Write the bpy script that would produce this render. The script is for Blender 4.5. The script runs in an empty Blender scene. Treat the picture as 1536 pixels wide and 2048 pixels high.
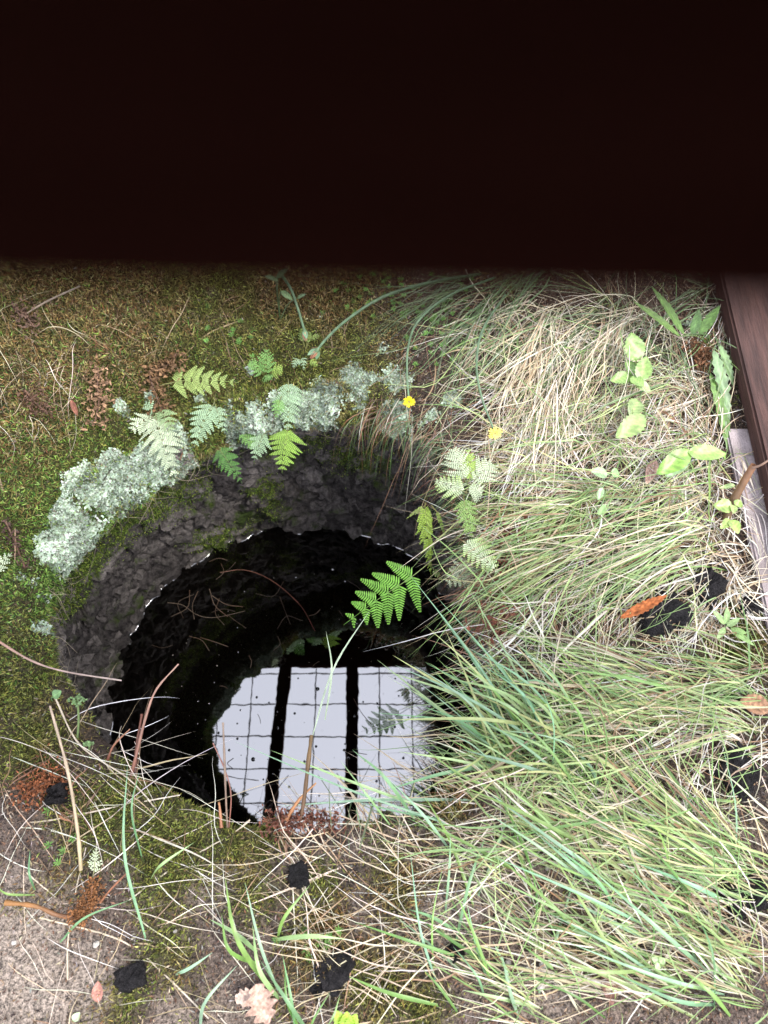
import bpy, math
import numpy as np
from mathutils import Vector, Matrix

# ------------------------------------------------------------------ camera, sky, sun, exposure
SC = bpy.context.scene
PITCH = math.radians(65.0)
CAM = np.array([0.222, -0.469, 1.38])
FPX = 1547.0
cam_d = bpy.data.cameras.new('camera')
cam_d.sensor_fit = 'VERTICAL'
cam_d.sensor_height = 7.3
cam_d.sensor_width = 7.3
cam_d.lens = 7.3 * FPX / 2048.0
cam_d.clip_start = 0.005
cam_d.clip_end = 300.0
cam_d.dof.use_dof = True
cam_d.dof.focus_distance = 1.55
cam_d.dof.aperture_fstop = 1.1
cam = bpy.data.objects.new('camera', cam_d)
SC.collection.objects.link(cam)
cam.location = CAM
cam.rotation_euler = (math.pi / 2 - PITCH, 0, 0)
SC.camera = cam

SUN_EL, SUN_AZ = math.radians(58), math.radians(115)   # azimuth clockwise from +Y
world = bpy.data.worlds.new('World')
SC.world = world
world.use_nodes = True
wn, wl = world.node_tree.nodes, world.node_tree.links
bgn = wn['Background']
sky = wn.new('ShaderNodeTexSky')
sky.sky_type = 'NISHITA'
sky.sun_disc = False
sky.sun_elevation = SUN_EL
sky.sun_rotation = SUN_AZ
sky.air_density = 1.0
sky.dust_density = 3.0
hs = wn.new('ShaderNodeHueSaturation')
hs.inputs['Saturation'].default_value = 0.22
wl.new(sky.outputs[0], hs.inputs['Color'])
mx = wn.new('ShaderNodeMix')
mx.data_type = 'RGBA'
mx.inputs['Factor'].default_value = 0.6
mx.inputs['B'].default_value = (8.5, 8.8, 10.4, 1)          # even cloud layer
wl.new(hs.outputs[0], mx.inputs['A'])
wl.new(mx.outputs['Result'], bgn.inputs['Color'])
bgn.inputs['Strength'].default_value = 0.13

sun_d = bpy.data.lights.new('sun', 'SUN')
sun_d.energy = 1.4
sun_d.angle = math.radians(14)
sun_d.color = (1.0, 0.96, 0.9)
sun = bpy.data.objects.new('sun', sun_d)
SC.collection.objects.link(sun)
sdir = Vector((math.sin(SUN_AZ) * math.cos(SUN_EL), math.cos(SUN_AZ) * math.cos(SUN_EL), math.sin(SUN_EL)))
sun.rotation_euler = sdir.to_track_quat('Z', 'Y').to_euler()

SC.view_settings.view_transform = 'Standard'
SC.view_settings.look = 'None'
SC.view_settings.gamma = 1.0
SC.view_settings.use_curve_mapping = False
SC.view_settings.exposure = 2.35
try:
    SC.cycles.max_bounces = 8
    SC.cycles.transmission_bounces = 6
except Exception:
    pass

# ------------------------------------------------------------------ helpers
R = np.random.default_rng(7)
FWD = np.array([0, math.cos(PITCH), -math.sin(PITCH)])
UPV = np.array([0, math.sin(PITCH), math.cos(PITCH)])
DEPTH = 0.80                                            # rim to water


def _hash(ix, iy, iz, seed):
    n = (ix * 374761393 + iy * 668265263 + iz * 2147483647 + seed * 1274126177) & 0xffffffff
    n = ((n ^ (n >> 13)) * 1274126177) & 0xffffffff
    n = (n ^ (n >> 16)) & 0xffffffff
    return n.astype(np.float64) / 4294967295.0


def vnoise(p, seed=0):
    p = np.asarray(p, dtype=np.float64)
    i = np.floor(p).astype(np.int64)
    f = p - i
    f = f * f * (3 - 2 * f)
    out = 0
    for dx in (0, 1):
        wx = f[..., 0] if dx else 1 - f[..., 0]
        for dy in (0, 1):
            wy = f[..., 1] if dy else 1 - f[..., 1]
            for dz in (0, 1):
                wz = f[..., 2] if dz else 1 - f[..., 2]
                out = out + wx * wy * wz * _hash(i[..., 0] + dx, i[..., 1] + dy, i[..., 2] + dz, seed)
    return out * 2 - 1


def fbm(p, octv=4, seed=0):
    p = np.asarray(p, dtype=np.float64)
    a, s = 1.0, 0
    for k in range(octv):
        s = s + a * vnoise(p * (2 ** k), seed + 17 * k)
        a *= 0.5
    return s / 1.9


def P3(x, y, z=0.0):
    x, y = np.broadcast_arrays(np.asarray(x, float), np.asarray(y, float))
    return np.stack([x, y, np.broadcast_to(np.asarray(z, float), x.shape)], -1)


def sstep(a, b, x):
    t = np.clip((x - a) / (b - a), 0, 1)
    return t * t * (3 - 2 * t)


def ray(px, py):
    u = (np.asarray(px, float) - 768) / FPX
    v = (np.asarray(py, float) - 1024) / FPX
    return FWD + u[..., None] * np.array([1., 0, 0]) - v[..., None] * UPV


def at(px, py, z=0.0):
    """the point of the horizontal plane z seen at that place in the photograph"""
    d = ray(px, py)
    t = (np.asarray(z, float) - CAM[2]) / d[..., 2]
    return CAM + d * t[..., None]


# rim and water outline, as radius over angle, measured around the well's axis
def table(pts, z):
    q = at(np.array([p[0] for p in pts]), np.array([p[1] for p in pts]), z)
    th = np.arctan2(q[:, 1], q[:, 0])
    r = np.hypot(q[:, 0], q[:, 1])
    o = np.argsort(th)
    return th[o], r[o]


RIM = table([(95, 1250), (105, 1150), (140, 1085), (178, 1020), (205, 985), (262, 965), (335, 925), (362, 905),
             (420, 885), (500, 862), (600, 842), (700, 835), (780, 838), (850, 862), (905, 905), (945, 990),
             (965, 1100), (985, 1250), (970, 1400), (940, 1500), (890, 1590), (800, 1640), (690, 1655), (560, 1652),
             (455, 1655), (390, 1612), (330, 1582), (265, 1560), (210, 1495), (150, 1430), (108, 1345)], 0.0)
WAT = table([(214, 1440), (222, 1370), (245, 1300), (285, 1235), (345, 1165), (415, 1112), (470, 1085), (540, 1065),
             (620, 1058), (720, 1068), (800, 1098), (870, 1150), (925, 1250), (950, 1380), (945, 1500), (900, 1620),
             (800, 1720), (600, 1760), (400, 1700), (270, 1580)], -DEPTH)


def per(tab, th):
    t, r = tab
    tt = np.concatenate([t - 2 * math.pi, t, t + 2 * math.pi])
    rr = np.concatenate([r, r, r])
    s = 0
    for k, w in ((-0.06, 0.25), (0, 0.5), (0.06, 0.25)):
        s = s + w * np.interp(th + k, tt, rr)
    return s


def rim_r(th):
    c = P3(np.cos(th), np.sin(th))
    return per(RIM, th) + far_w(th) * (0.022 - 0.046 * np.exp(-((th - 2.55) / 0.42) ** 2)) + 0.010 * fbm(c * 9, 3, 3) + 0.006 * fbm(c * 30, 2, 5)


def wat_r(th):
    return np.clip(per(WAT, th), 0.38, 0.60)


def far_w(th):
    """1 on the far and left bank, 0 on the right and in front"""
    a = np.cos(th - math.radians(125))
    return sstep(0.0, 0.75, a)


def ground_h(x, y):
    x, y = np.asarray(x, float), np.asarray(y, float)
    r, th = np.hypot(x, y), np.arctan2(y, x)
    d = np.clip(r - rim_r(th), 0, None)
    bank = far_w(th) * (0.40 * np.clip(d - 0.03, 0, 0.8) * sstep(0.02, 0.2, d) + 0.05 * np.clip(d - 0.8, 0, 1))
    right = 0.015 * sstep(0.0, 0.18, d) * sstep(0.2, 0.6, np.cos(th - 0.35)) * (1 - sstep(0.78, 0.92, x))
    cush = 0.020 * fbm(P3(x * 13 + 3, y * 13), 3, 15) * far_w(th) * sstep(0.05, 0.18, d)
    rel = cush + 0.014 * fbm(P3(x * 7, y * 7), 3, 11) * sstep(0.0, 0.12, d) * (1 - sstep(0.8, 0.9, x))
    ridge = 0.032 * far_w(th) * np.exp(-((d - 0.035) / 0.032) ** 2)
    return bank + right + rel + ridge * (r > 0.2)


def hit(px, py):
    px, py = np.asarray(px, float), np.asarray(py, float)
    z = np.zeros(px.shape)
    for _ in range(14):
        q = at(px, py, z)
        z = 0.5 * z + 0.5 * ground_h(q[..., 0], q[..., 1])
    q = at(px, py, z)
    q[..., 2] = ground_h(q[..., 0], q[..., 1])
    return q


COL = SC.collection


def link(o, parent=None):
    COL.objects.link(o)
    if parent is not None:
        o.parent = parent
    return o


def tag(o, label=None, cat=None, group=None, kind=None):
    for k, v in (('label', label), ('category', cat), ('group', group), ('kind', kind)):
        if v:
            o[k] = v
    return o


def empty(name, loc, label, cat, group=None):
    o = bpy.data.objects.new(name, None)
    o.empty_display_size = 0.02
    o.location = [float(c) for c in loc]
    return tag(link(o), label, cat, group)


def mesh_np(name, V, F, mat, C=None, smooth=True):
    """V (n,3), F (m,3 or 4) arrays, C (n,3) colours"""
    me = bpy.data.meshes.new(name)
    V = np.ascontiguousarray(V, dtype=np.float32)
    F = np.ascontiguousarray(F, dtype=np.int32)
    k = F.shape[1]
    me.vertices.add(len(V))
    me.vertices.foreach_set('co', V.ravel())
    me.loops.add(F.size)
    me.loops.foreach_set('vertex_index', F.ravel())
    me.polygons.add(len(F))
    me.polygons.foreach_set('loop_start', np.arange(0, F.size, k, dtype=np.int32))
    me.polygons.foreach_set('loop_total', np.full(len(F), k, dtype=np.int32))
    me.polygons.foreach_set('use_smooth', np.full(len(F), smooth, dtype=bool))
    me.update(calc_edges=True)
    if C is not None:
        a = me.attributes.new('Col', 'FLOAT_COLOR', 'POINT')
        c4 = np.ones((len(V), 4), dtype=np.float32)
        c4[:, :3] = C
        a.data.foreach_set('color', c4.ravel())
    if mat:
        me.materials.append(mat)
    return me


def obj(name, me, parent=None, world_origin=None):
    """link a mesh; world_origin = the parent's place when the mesh is given in world coordinates"""
    o = bpy.data.objects.new(name, me)
    link(o, parent)
    if parent is not None and world_origin is not None:
        o.location = [-float(c) for c in world_origin]
    return o


class MB:
    """collects quads and triangles in lists"""
    def __init__(s):
        s.v, s.f, s.c = [], [], []

    def add(s, V, F, C):
        n = len(s.v)
        s.v += [tuple(map(float, p)) for p in V]
        s.f += [tuple(int(i) + n for i in f) for f in F]
        C = np.asarray(C, float)
        s.c += [tuple(C)] * len(V) if C.ndim == 1 else [tuple(q) for q in C]

    def tube(s, Pt, rad, col, n=6):
        V, F, C = tube_np(Pt, rad, col, n)
        s.add(V, F, C)

    def mesh(s, name, mat, smooth=True):
        me = bpy.data.meshes.new(name)
        me.from_pydata(s.v, [], s.f)
        me.polygons.foreach_set('use_smooth', [smooth] * len(me.polygons))
        a = me.attributes.new('Col', 'FLOAT_COLOR', 'POINT')
        c4 = np.ones((len(s.v), 4), dtype=np.float32)
        c4[:, :3] = np.array(s.c)
        a.data.foreach_set('color', c4.ravel())
        me.materials.append(mat)
        me.update()
        return me


def norm(v):
    v = np.asarray(v, float)
    return v / np.maximum(np.linalg.norm(v, axis=-1, keepdims=True), 1e-9)


def smooth_path(pts, n=14):
    """Catmull-Rom through the points"""
    p = np.asarray(pts, float)
    if len(p) < 3:
        t = np.linspace(0, 1, n)[:, None]
        return p[0] * (1 - t) + p[-1] * t
    q = np.vstack([2 * p[0] - p[1], p, 2 * p[-1] - p[-2]])
    out = []
    for u in np.linspace(0, len(p) - 1 - 1e-6, n):
        i = int(u)
        t = u - i
        a, b, c, d = q[i], q[i + 1], q[i + 2], q[i + 3]
        out.append(0.5 * ((2 * b) + (-a + c) * t + (2 * a - 5 * b + 4 * c - d) * t * t + (-a + 3 * b - 3 * c + d) * t ** 3))
    return np.array(out)


def tube_np(Pt, rad, col, n=6):
    Pt = np.asarray(Pt, float)
    m = len(Pt)
    T = norm(np.gradient(Pt, axis=0))
    ref = np.array([0.31, 0.2, 0.93])
    S = norm(np.cross(T, ref))
    U = np.cross(S, T)
    rad = np.broadcast_to(np.asarray(rad, float), (m,))
    a = np.arange(n) * 2 * math.pi / n
    V = (Pt[:, None] + rad[:, None, None] * (np.cos(a)[None, :, None] * S[:, None] + np.sin(a)[None, :, None] * U[:, None])).reshape(-1, 3)
    F = []
    for i in range(m - 1):
        for j in range(n):
            k = (j + 1) % n
            F.append((i * n + j, i * n + k, (i + 1) * n + k, (i + 1) * n + j))
    col = np.asarray(col, float)
    if col.ndim == 2:                                   # base colour to tip colour
        t = np.linspace(0, 1, m)[:, None]
        C = np.repeat(col[0] * (1 - t) + col[1] * t, n, axis=0)
    else:
        C = np.repeat(col[None], m * n, axis=0)
    return V, F, C


def ribbons(Pt, W, C0, C1, roll=None, fold=0.0):
    """Pt (B,N,3) blade mid-lines, W (B,) widths, colours at root and tip -> V,F,C; three vertices across"""
    B, N, _ = Pt.shape
    T = norm(np.gradient(Pt, axis=1))
    up = np.zeros_like(T)
    up[..., 2] = 1
    if roll is not None:
        up[..., 0] += np.cos(roll)[:, None] * 0.7
        up[..., 1] += np.sin(roll)[:, None] * 0.7
    S = norm(np.cross(T, up))
    Nn = np.cross(S, T)
    s = np.linspace(0, 1, N)
    prof = np.minimum(1, 0.55 + 1.6 * s) * np.clip(1.02 - s ** 2.6, 0.03, 1)
    w = W[:, None] * prof[None] * 0.5
    L = Pt - S * w[..., None]
    Rr = Pt + S * w[..., None]
    M = Pt - Nn * (fold * w)[..., None]
    V = np.stack([L, M, Rr], 2).reshape(-1, 3)
    i = np.arange(B)[:, None, None] * (N * 3) + np.arange(N - 1)[None, :, None] * 3 + np.arange(2)[None, None, :]
    F = np.stack([i, i + 1, i + 4, i + 3], -1).reshape(-1, 4)
    t = s[None, :, None]
    C = C0[:, None] * (1 - t) + C1[:, None] * t
    C = np.repeat(C[:, :, None], 3, axis=2).reshape(-1, 3)
    return V, F, C


def kites(Pn, Nn, L, W, C, tilt=0.6, tipgain=1.25, flat=None):
    """tiny leaf-like quads standing on points Pn with normals Nn"""
    K = len(Pn)
    d = norm(Nn + tilt * norm(R.normal(size=(K, 3))) * R.uniform(0.3, 1.6, (K, 1)))
    s = norm(np.cross(d, R.normal(size=(K, 3)) if flat is None else flat))
    b = np.cross(s, d)
    L, W = L[:, None], W[:, None]
    bend = R.uniform(-0.35, 0.35, (K, 1))
    V = np.stack([Pn - 0.15 * L * d, Pn + d * L * 0.45 + s * W * 0.5 + b * L * 0.1 * bend,
                  Pn + d * L + b * L * bend, Pn + d * L * 0.45 - s * W * 0.5 + b * L * 0.1 * bend], 1).reshape(-1, 3)
    F = np.arange(K * 4).reshape(-1, 4)
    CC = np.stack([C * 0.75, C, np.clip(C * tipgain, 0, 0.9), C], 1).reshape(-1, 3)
    return V, F, CC


# ------------------------------------------------------------------ materials
def new_mat(name):
    m = bpy.data.materials.new(name)
    m.use_nodes = True
    return m, m.node_tree.nodes, m.node_tree.links, m.node_tree.nodes['Principled BSDF']


def add_bump(n, l, p, specs, coord='Object', src=None):
    tc = n.new('ShaderNodeTexCoord')
    prev = None
    for scale, dist, det in specs:
        t = n.new('ShaderNodeTexNoise')
        t.inputs['Scale'].default_value = scale
        t.inputs['Detail'].default_value = det
        t.inputs['Roughness'].default_value = 0.65
        l.new(src or tc.outputs[coord], t.inputs['Vector'])
        b = n.new('ShaderNodeBump')
        b.inputs['Distance'].default_value = dist
        b.inputs['Strength'].default_value = 0.9
        l.new(t.outputs['Fac'], b.inputs['Height'])
        if prev:
            l.new(prev.outputs[0], b.inputs['Normal'])
        prev = b
    l.new(prev.outputs[0], p.inputs['Normal'])
    return tc


def mat_leaf(name, rough=0.5, trans=0.3, var=0.25, scale=60, spec=0.35, A=0.56):
    """colour from the vertices, a little mottling, light passing through"""
    m, n, l, p = new_mat(name)
    a = n.new('ShaderNodeAttribute')
    a.attribute_name = 'Col'
    tc = n.new('ShaderNodeTexCoord')
    t = n.new('ShaderNodeTexNoise')
    t.inputs['Scale'].default_value = scale
    t.inputs['Detail'].default_value = 3
    l.new(tc.outputs['Object'], t.inputs['Vector'])
    mr = n.new('ShaderNodeMapRange')
    mr.inputs['To Min'].default_value = A * (1 - var * 1.4)
    mr.inputs['To Max'].default_value = A * (1 + var * 1.4)
    mr.inputs['From Min'].default_value = 0.25
    mr.inputs['From Max'].default_value = 0.75
    l.new(t.outputs['Fac'], mr.inputs['Value'])
    vm = n.new('ShaderNodeVectorMath')
    vm.operation = 'SCALE'
    l.new(a.outputs['Color'], vm.inputs[0])
    l.new(mr.outputs[0], vm.inputs['Scale'])
    l.new(vm.outputs[0], p.inputs['Base Color'])
    p.inputs['Roughness'].default_value = rough
    p.inputs['Specular IOR Level'].default_value = spec
    if trans > 0:
        tr = n.new('ShaderNodeBsdfTranslucent')
        l.new(vm.outputs[0], tr.inputs['Color'])
        ms = n.new('ShaderNodeMixShader')
        ms.inputs[0].default_value = trans
        l.new(p.outputs[0], ms.inputs[1])
        l.new(tr.outputs[0], ms.inputs[2])
        l.new(ms.outputs[0], n['Material Output'].inputs[0])
    return m


M = {}
M['moss'] = mat_leaf('moss', 0.7, 0.25, 0.3, 90, 0.2, 0.80)
M['lichen'] = mat_leaf('lichen', 0.9, 0.1, 0.3, 120, 0.1, 0.46)
M['straw'] = mat_leaf('straw', 0.5, 0.25, 0.22, 40, 0.4, 0.60)
M['blade'] = mat_leaf('grass_blade', 0.42, 0.35, 0.2, 35, 0.5, 0.62)
M['fern'] = mat_leaf('fern_leaf', 0.5, 0.4, 0.15, 70, 0.4, 0.62)
M['leaf'] = mat_leaf('broad_leaf', 0.42, 0.35, 0.25, 80, 0.5, 0.48)
M['litter'] = mat_leaf('litter', 0.75, 0.1, 0.4, 150, 0.2)
M['petal'] = mat_leaf('petal', 0.5, 0.3, 0.06, 90, 0.3, 0.75)

# ground: colours live on the vertices, grain and crumbs in the shader
m, n, l, p = new_mat('soil')
a = n.new('ShaderNodeAttribute')
a.attribute_name = 'Col'
tc = add_bump(n, l, p, [(45, 0.016, 6), (240, 0.010, 5)])
t = n.new('ShaderNodeTexNoise')
t.inputs['Scale'].default_value = 210
t.inputs['Detail'].default_value = 6
t.inputs['Roughness'].default_value = 0.75
l.new(tc.outputs['Object'], t.inputs['Vector'])
cr = n.new('ShaderNodeMapRange')
cr.inputs['From Min'].default_value = 0.38
cr.inputs['From Max'].default_value = 0.62
cr.inputs['To Min'].default_value = 0.10
cr.inputs['To Max'].default_value = 1.15
l.new(t.outputs['Fac'], cr.inputs['Value'])
vm = n.new('ShaderNodeVectorMath')
vm.operation = 'SCALE'
l.new(a.outputs['Color'], vm.inputs[0])
l.new(cr.outputs[0], vm.inputs['Scale'])
l.new(vm.outputs[0], p.inputs['Base Color'])
p.inputs['Roughness'].default_value = 0.9
p.inputs['Specular IOR Level'].default_value = 0.2
M['soil'] = m


def mat_stone(name, dark, light, moss, rough=0.9, bump=((30, 0.018, 7), (150, 0.008, 6))):
    m, n, l, p = new_mat(name)
    ad = n.new('ShaderNodeNewGeometry')
    add_bump(n, l, p, list(bump), src=ad.outputs['Position'])
    oi = n.new('ShaderNodeObjectInfo')
    t = n.new('ShaderNodeTexNoise')
    t.inputs['Scale'].default_value = 62
    t.inputs['Detail'].default_value = 7
    t.inputs['Roughness'].default_value = 0.7
    l.new(ad.outputs[0], t.inputs['Vector'])
    r1 = n.new('ShaderNodeValToRGB')
    r1.color_ramp.elements[0].position, r1.color_ramp.elements[1].position = 0.34, 0.72
    r1.color_ramp.elements[0].color, r1.color_ramp.elements[1].color = (*dark, 1), (*light, 1)
    l.new(t.outputs['Fac'], r1.inputs[0])
    hv = n.new('ShaderNodeHueSaturation')
    mr = n.new('ShaderNodeMapRange')
    mr.inputs['To Min'].default_value, mr.inputs['To Max'].default_value = 0.6, 1.5
    l.new(oi.outputs['Random'], mr.inputs['Value'])
    l.new(mr.outputs[0], hv.inputs['Value'])
    l.new(r1.outputs[0], hv.inputs['Color'])
    t2 = n.new('ShaderNodeTexNoise')
    t2.inputs['Scale'].default_value = 9
    t2.inputs['Detail'].default_value = 8
    t2.inputs['Roughness'].default_value = 0.7
    l.new(ad.outputs[0], t2.inputs['Vector'])
    r2 = n.new('ShaderNodeMapRange')
    r2.inputs['From Min'].default_value, r2.inputs['From Max'].default_value = 0.54, 0.64
    l.new(t2.outputs['Fac'], r2.inputs['Value'])
    mm = n.new('ShaderNodeMix')
    mm.data_type = 'RGBA'
    mm.inputs['B'].default_value = (*moss, 1)
    l.new(r2.outputs[0], mm.inputs['Factor'])
    l.new(hv.outputs[0], mm.inputs['A'])
    l.new(mm.outputs['Result'], p.inputs['Base Color'])
    p.inputs['Roughness'].default_value = rough
    p.inputs['Specular IOR Level'].default_value = 0.12
    return m


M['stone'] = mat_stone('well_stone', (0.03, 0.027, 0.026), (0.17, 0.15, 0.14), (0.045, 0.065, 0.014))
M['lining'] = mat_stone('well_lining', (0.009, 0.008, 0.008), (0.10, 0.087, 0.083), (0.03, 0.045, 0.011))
M['charcoal'] = mat_stone('charred_wood', (0.004, 0.0036, 0.004), (0.034, 0.030, 0.031), (0.012, 0.011, 0.010), 0.8, ((40, 0.02, 7), (160, 0.01, 6)))
M['pebble'] = mat_stone('pebble', (0.22, 0.2, 0.17), (0.36, 0.34, 0.31), (0.24, 0.22, 0.18), 0.6)

m, n, l, p = new_mat('concrete')
tc = add_bump(n, l, p, [(60, 0.006, 5), (300, 0.002, 4)])
t = n.new('ShaderNodeTexNoise')
t.inputs['Scale'].default_value = 14
t.inputs['Detail'].default_value = 8
l.new(tc.outputs['Object'], t.inputs['Vector'])
r1 = n.new('ShaderNodeValToRGB')
r1.color_ramp.elements[0].position, r1.color_ramp.elements[1].position = 0.35, 0.7
r1.color_ramp.elements[0].color, r1.color_ramp.elements[1].color = (0.11, 0.09, 0.085, 1), (0.25, 0.21, 0.21, 1)
l.new(t.outputs['Fac'], r1.inputs[0])
l.new(r1.outputs[0], p.inputs['Base Color'])
p.inputs['Roughness'].default_value = 0.85
M['concrete'] = m


def mat_wood(name, dark, light, rough, stretch, spec=0.2):
    m, n, l, p = new_mat(name)
    tc = n.new('ShaderNodeTexCoord')
    mp = n.new('ShaderNodeMapping')
    mp.inputs['Scale'].default_value = stretch
    l.new(tc.outputs['Object'], mp.inputs['Vector'])
    t = n.new('ShaderNodeTexNoise')
    t.inputs['Scale'].default_value = 6
    t.inputs['Detail'].default_value = 9
    t.inputs['Roughness'].default_value = 0.7
    l.new(mp.outputs[0], t.inputs['Vector'])
    r1 = n.new('ShaderNodeValToRGB')
    r1.color_ramp.elements[0].position, r1.color_ramp.elements[1].position = 0.35, 0.68
    r1.color_ramp.elements[0].color, r1.color_ramp.elements[1].color = (*dark, 1), (*light, 1)
    l.new(t.outputs['Fac'], r1.inputs[0])
    l.new(r1.outputs[0], p.inputs['Base Color'])
    b = n.new('ShaderNodeBump')
    b.inputs['Distance'].default_value = 0.004
    l.new(t.outputs['Fac'], b.inputs['Height'])
    l.new(b.outputs[0], p.inputs['Normal'])
    p.inputs['Roughness'].default_value = rough
    p.inputs['Specular IOR Level'].default_value = spec
    return m


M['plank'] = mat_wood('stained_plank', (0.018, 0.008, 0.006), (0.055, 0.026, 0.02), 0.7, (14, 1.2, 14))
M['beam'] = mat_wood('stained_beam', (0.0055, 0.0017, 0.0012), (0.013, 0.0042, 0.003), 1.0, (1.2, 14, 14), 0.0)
m, n, l, p = new_mat('rusty_rod')
p.inputs['Base Color'].default_value = (0.05, 0.03, 0.02, 1)
p.inputs['Roughness'].default_value = 0.7
M['rod'] = m

# still black water: a dark body under a clear mirror surface
m, n, l, p = new_mat('well_water')
p.inputs['Base Color'].default_value = (0.0016, 0.0012, 0.0009, 1)
p.inputs['Roughness'].default_value = 0.0
p.inputs['IOR'].default_value = 2.25
tc = n.new('ShaderNodeTexCoord')
t = n.new('ShaderNodeTexNoise')
t.inputs['Scale'].default_value = 14
t.inputs['Detail'].default_value = 2
l.new(tc.outputs['Object'], t.inputs['Vector'])
b = n.new('ShaderNodeBump')
b.inputs['Distance'].default_value = 0.0001
l.new(t.outputs['Fac'], b.inputs['Height'])
l.new(b.outputs[0], p.inputs['Normal'])
M['water'] = m

# ------------------------------------------------------------------ ground
NT = 1000
TH = np.linspace(-math.pi, math.pi, NT, endpoint=False)
RR = rim_r(TH)
# underside of the lip, the lip, then outwards
LIP = [(0.230, -0.120), (0.130, -0.112), (0.055, -0.098), (0.016, -0.080), (0.003, -0.058), (-0.003, -0.040), (0.000, -0.022), (0.008, -0.010), (0.020, -0.003)]
OUT = list(np.linspace(0.034, 0.5, 62)) + list(np.linspace(0.51, 1.15, 60)) + [1.2, 1.3, 1.5, 1.8, 2.3, 3, 4, 6, 10, 18, 35, 70]
rows = []
for dr, z in LIP:
    r = RR + dr
    rows.append(np.stack([r * np.cos(TH), r * np.sin(TH), z + 0.022 * far_w(TH) * min(1, max(0, 1 + z / 0.07))], -1))
for d in OUT:
    r = RR * max(0, 1 - d / 1.0) + (0.40 * min(1, d / 1.0)) + d if d < 1.2 else np.full(NT, 0.4 + d)
    x, y = r * np.cos(TH), r * np.sin(TH)
    rows.append(np.stack([x, y, ground_h(x, y)], -1))
G = np.array(rows)                                       # (rows, NT, 3)
rad = norm(np.stack([np.cos(TH), np.sin(TH), 0 * TH], -1))
crumb = fbm(G * 26, 4, 21)
near = np.exp(-np.maximum(0, np.hypot(G[..., 0], G[..., 1]) - RR[None]) / 0.10)
G += rad[None] * (crumb * 0.030 * near)[..., None]
G[..., 2] += (fbm(G * 33 + 5, 4, 23) * (0.012 * near + 0.007)) * (np.hypot(G[..., 0], G[..., 1]) < 1.6)


def blobs(x, y, lst):
    w = np.zeros(np.shape(x))
    for px, py, rp, k in lst:
        q = hit(px, py)
        q2 = hit(px + rp, py)
        rr = np.linalg.norm(q2 - q)
        w = np.maximum(w, k * np.exp(-((x - q[0]) ** 2 + (y - q[1]) ** 2) / (rr * rr)))
    return w


LICH = [(122, 1025, 36, 1), (105, 1078, 24, .7), (168, 968, 44, 1), (232, 936, 48, 1.1), (290, 915, 36, 1), (335, 885, 26, .8), (140, 1110, 36, 1), (110, 1180, 22, .8),
        (90, 1250, 16, .6), (445, 890, 26, .9), (405, 800, 14, .5), (300, 800, 14, .5), (250, 820, 16, .5), (515, 852, 18, .7), (600, 812, 18, .8), (645, 780, 28, 1), (715, 765, 38, 1.1),
        (785, 765, 34, 1), (765, 695, 18, .7), (800, 820, 35, .9), (860, 835, 24, .7), (905, 800, 22, .5), (640, 640, 20, .4), (500, 740, 15, .4), (1375, 650, 20, .3)]
SAND = [(40, 1960, 160, 1.1), (170, 1930, 90, 1), (30, 1760, 60, .7), (420, 1790, 60, .7), (340, 2030, 60, .6), (900, 1850, 70, .8), (1000, 1800, 70, .8), (1100, 1990, 90, .8), (470, 2040, 60, .6)]
DARK = [(1280, 1190, 60, 1), (1380, 1170, 50, 1), (1350, 1240, 40, .8), (1480, 1560, 70, 1), (1490, 1800, 60, .9), (1250, 1560, 30, .7), (700, 1740, 35, .8), (120, 1600, 35, .7),
        (70, 1560, 50, .5), (1380, 700, 45, .7), (1060, 1250, 70, .8), (960, 800, 60, .7)]
MOSSN = [(200, 1640, 120, 1), (350, 1700, 130, 1), (480, 1660, 90, 1), (250, 2000, 55, 1), (330, 1900, 80, .9), (620, 1880, 80, 1), (760, 1960, 90, 1), (500, 1800, 70, .8), (780, 1790, 60, .8),
         (60, 1490, 90, 1), (40, 1380, 70, 1), (1470, 1270, 60, 1.3), (1430, 1340, 40, .9), (900, 1620, 40, .9), (1150, 1870, 40, .7), (840, 2010, 60, 1), (640, 1760, 50, .8)]


def zones(x, y):
    th = np.arctan2(y, x)
    r = np.hypot(x, y)
    d = r - rim_r(th)
    nz = fbm(P3(x * 14, y * 14), 4, 31)
    nf = fbm(P3(x * 40, y * 40), 3, 33)
    li = np.clip(blobs(x, y, LICH) * 1.35 + nz * 0.75 + nf * 0.75 + 0.42 * (d < 0.035) * sstep(0.2, 0.6, np.cos(th - 2.35)) - 0.42, 0, 1) * 2.6
    li = np.clip(li, 0, 1) * sstep(0.22, 0.42, blobs(x, y, LICH) + 0.25 * nf + 0.3 * (d < 0.03) * sstep(0.3, 0.7, np.cos(th - 2.35)))
    sa = np.clip(blobs(x, y, SAND) * 1.3 + nz * 0.6 - 0.3, 0, 1)
    dk = np.clip(blobs(x, y, DARK) * 1.3 + nz * 0.7 - 0.3, 0, 1)
    mo = np.clip(np.maximum(far_w(th) * 1.15 * sstep(0.34, 0.14, x + 0.12 * nz), blobs(x, y, MOSSN) * 1.1) + nz * 0.55 + 0.12 * (d < 0.12) - 0.12, 0, 1)
    mo = mo * (1 - li * 0.85) * (1 - 0.8 * sa) * (1 - 0.9 * dk)
    return mo, li, sa, dk, nz, nf


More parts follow.
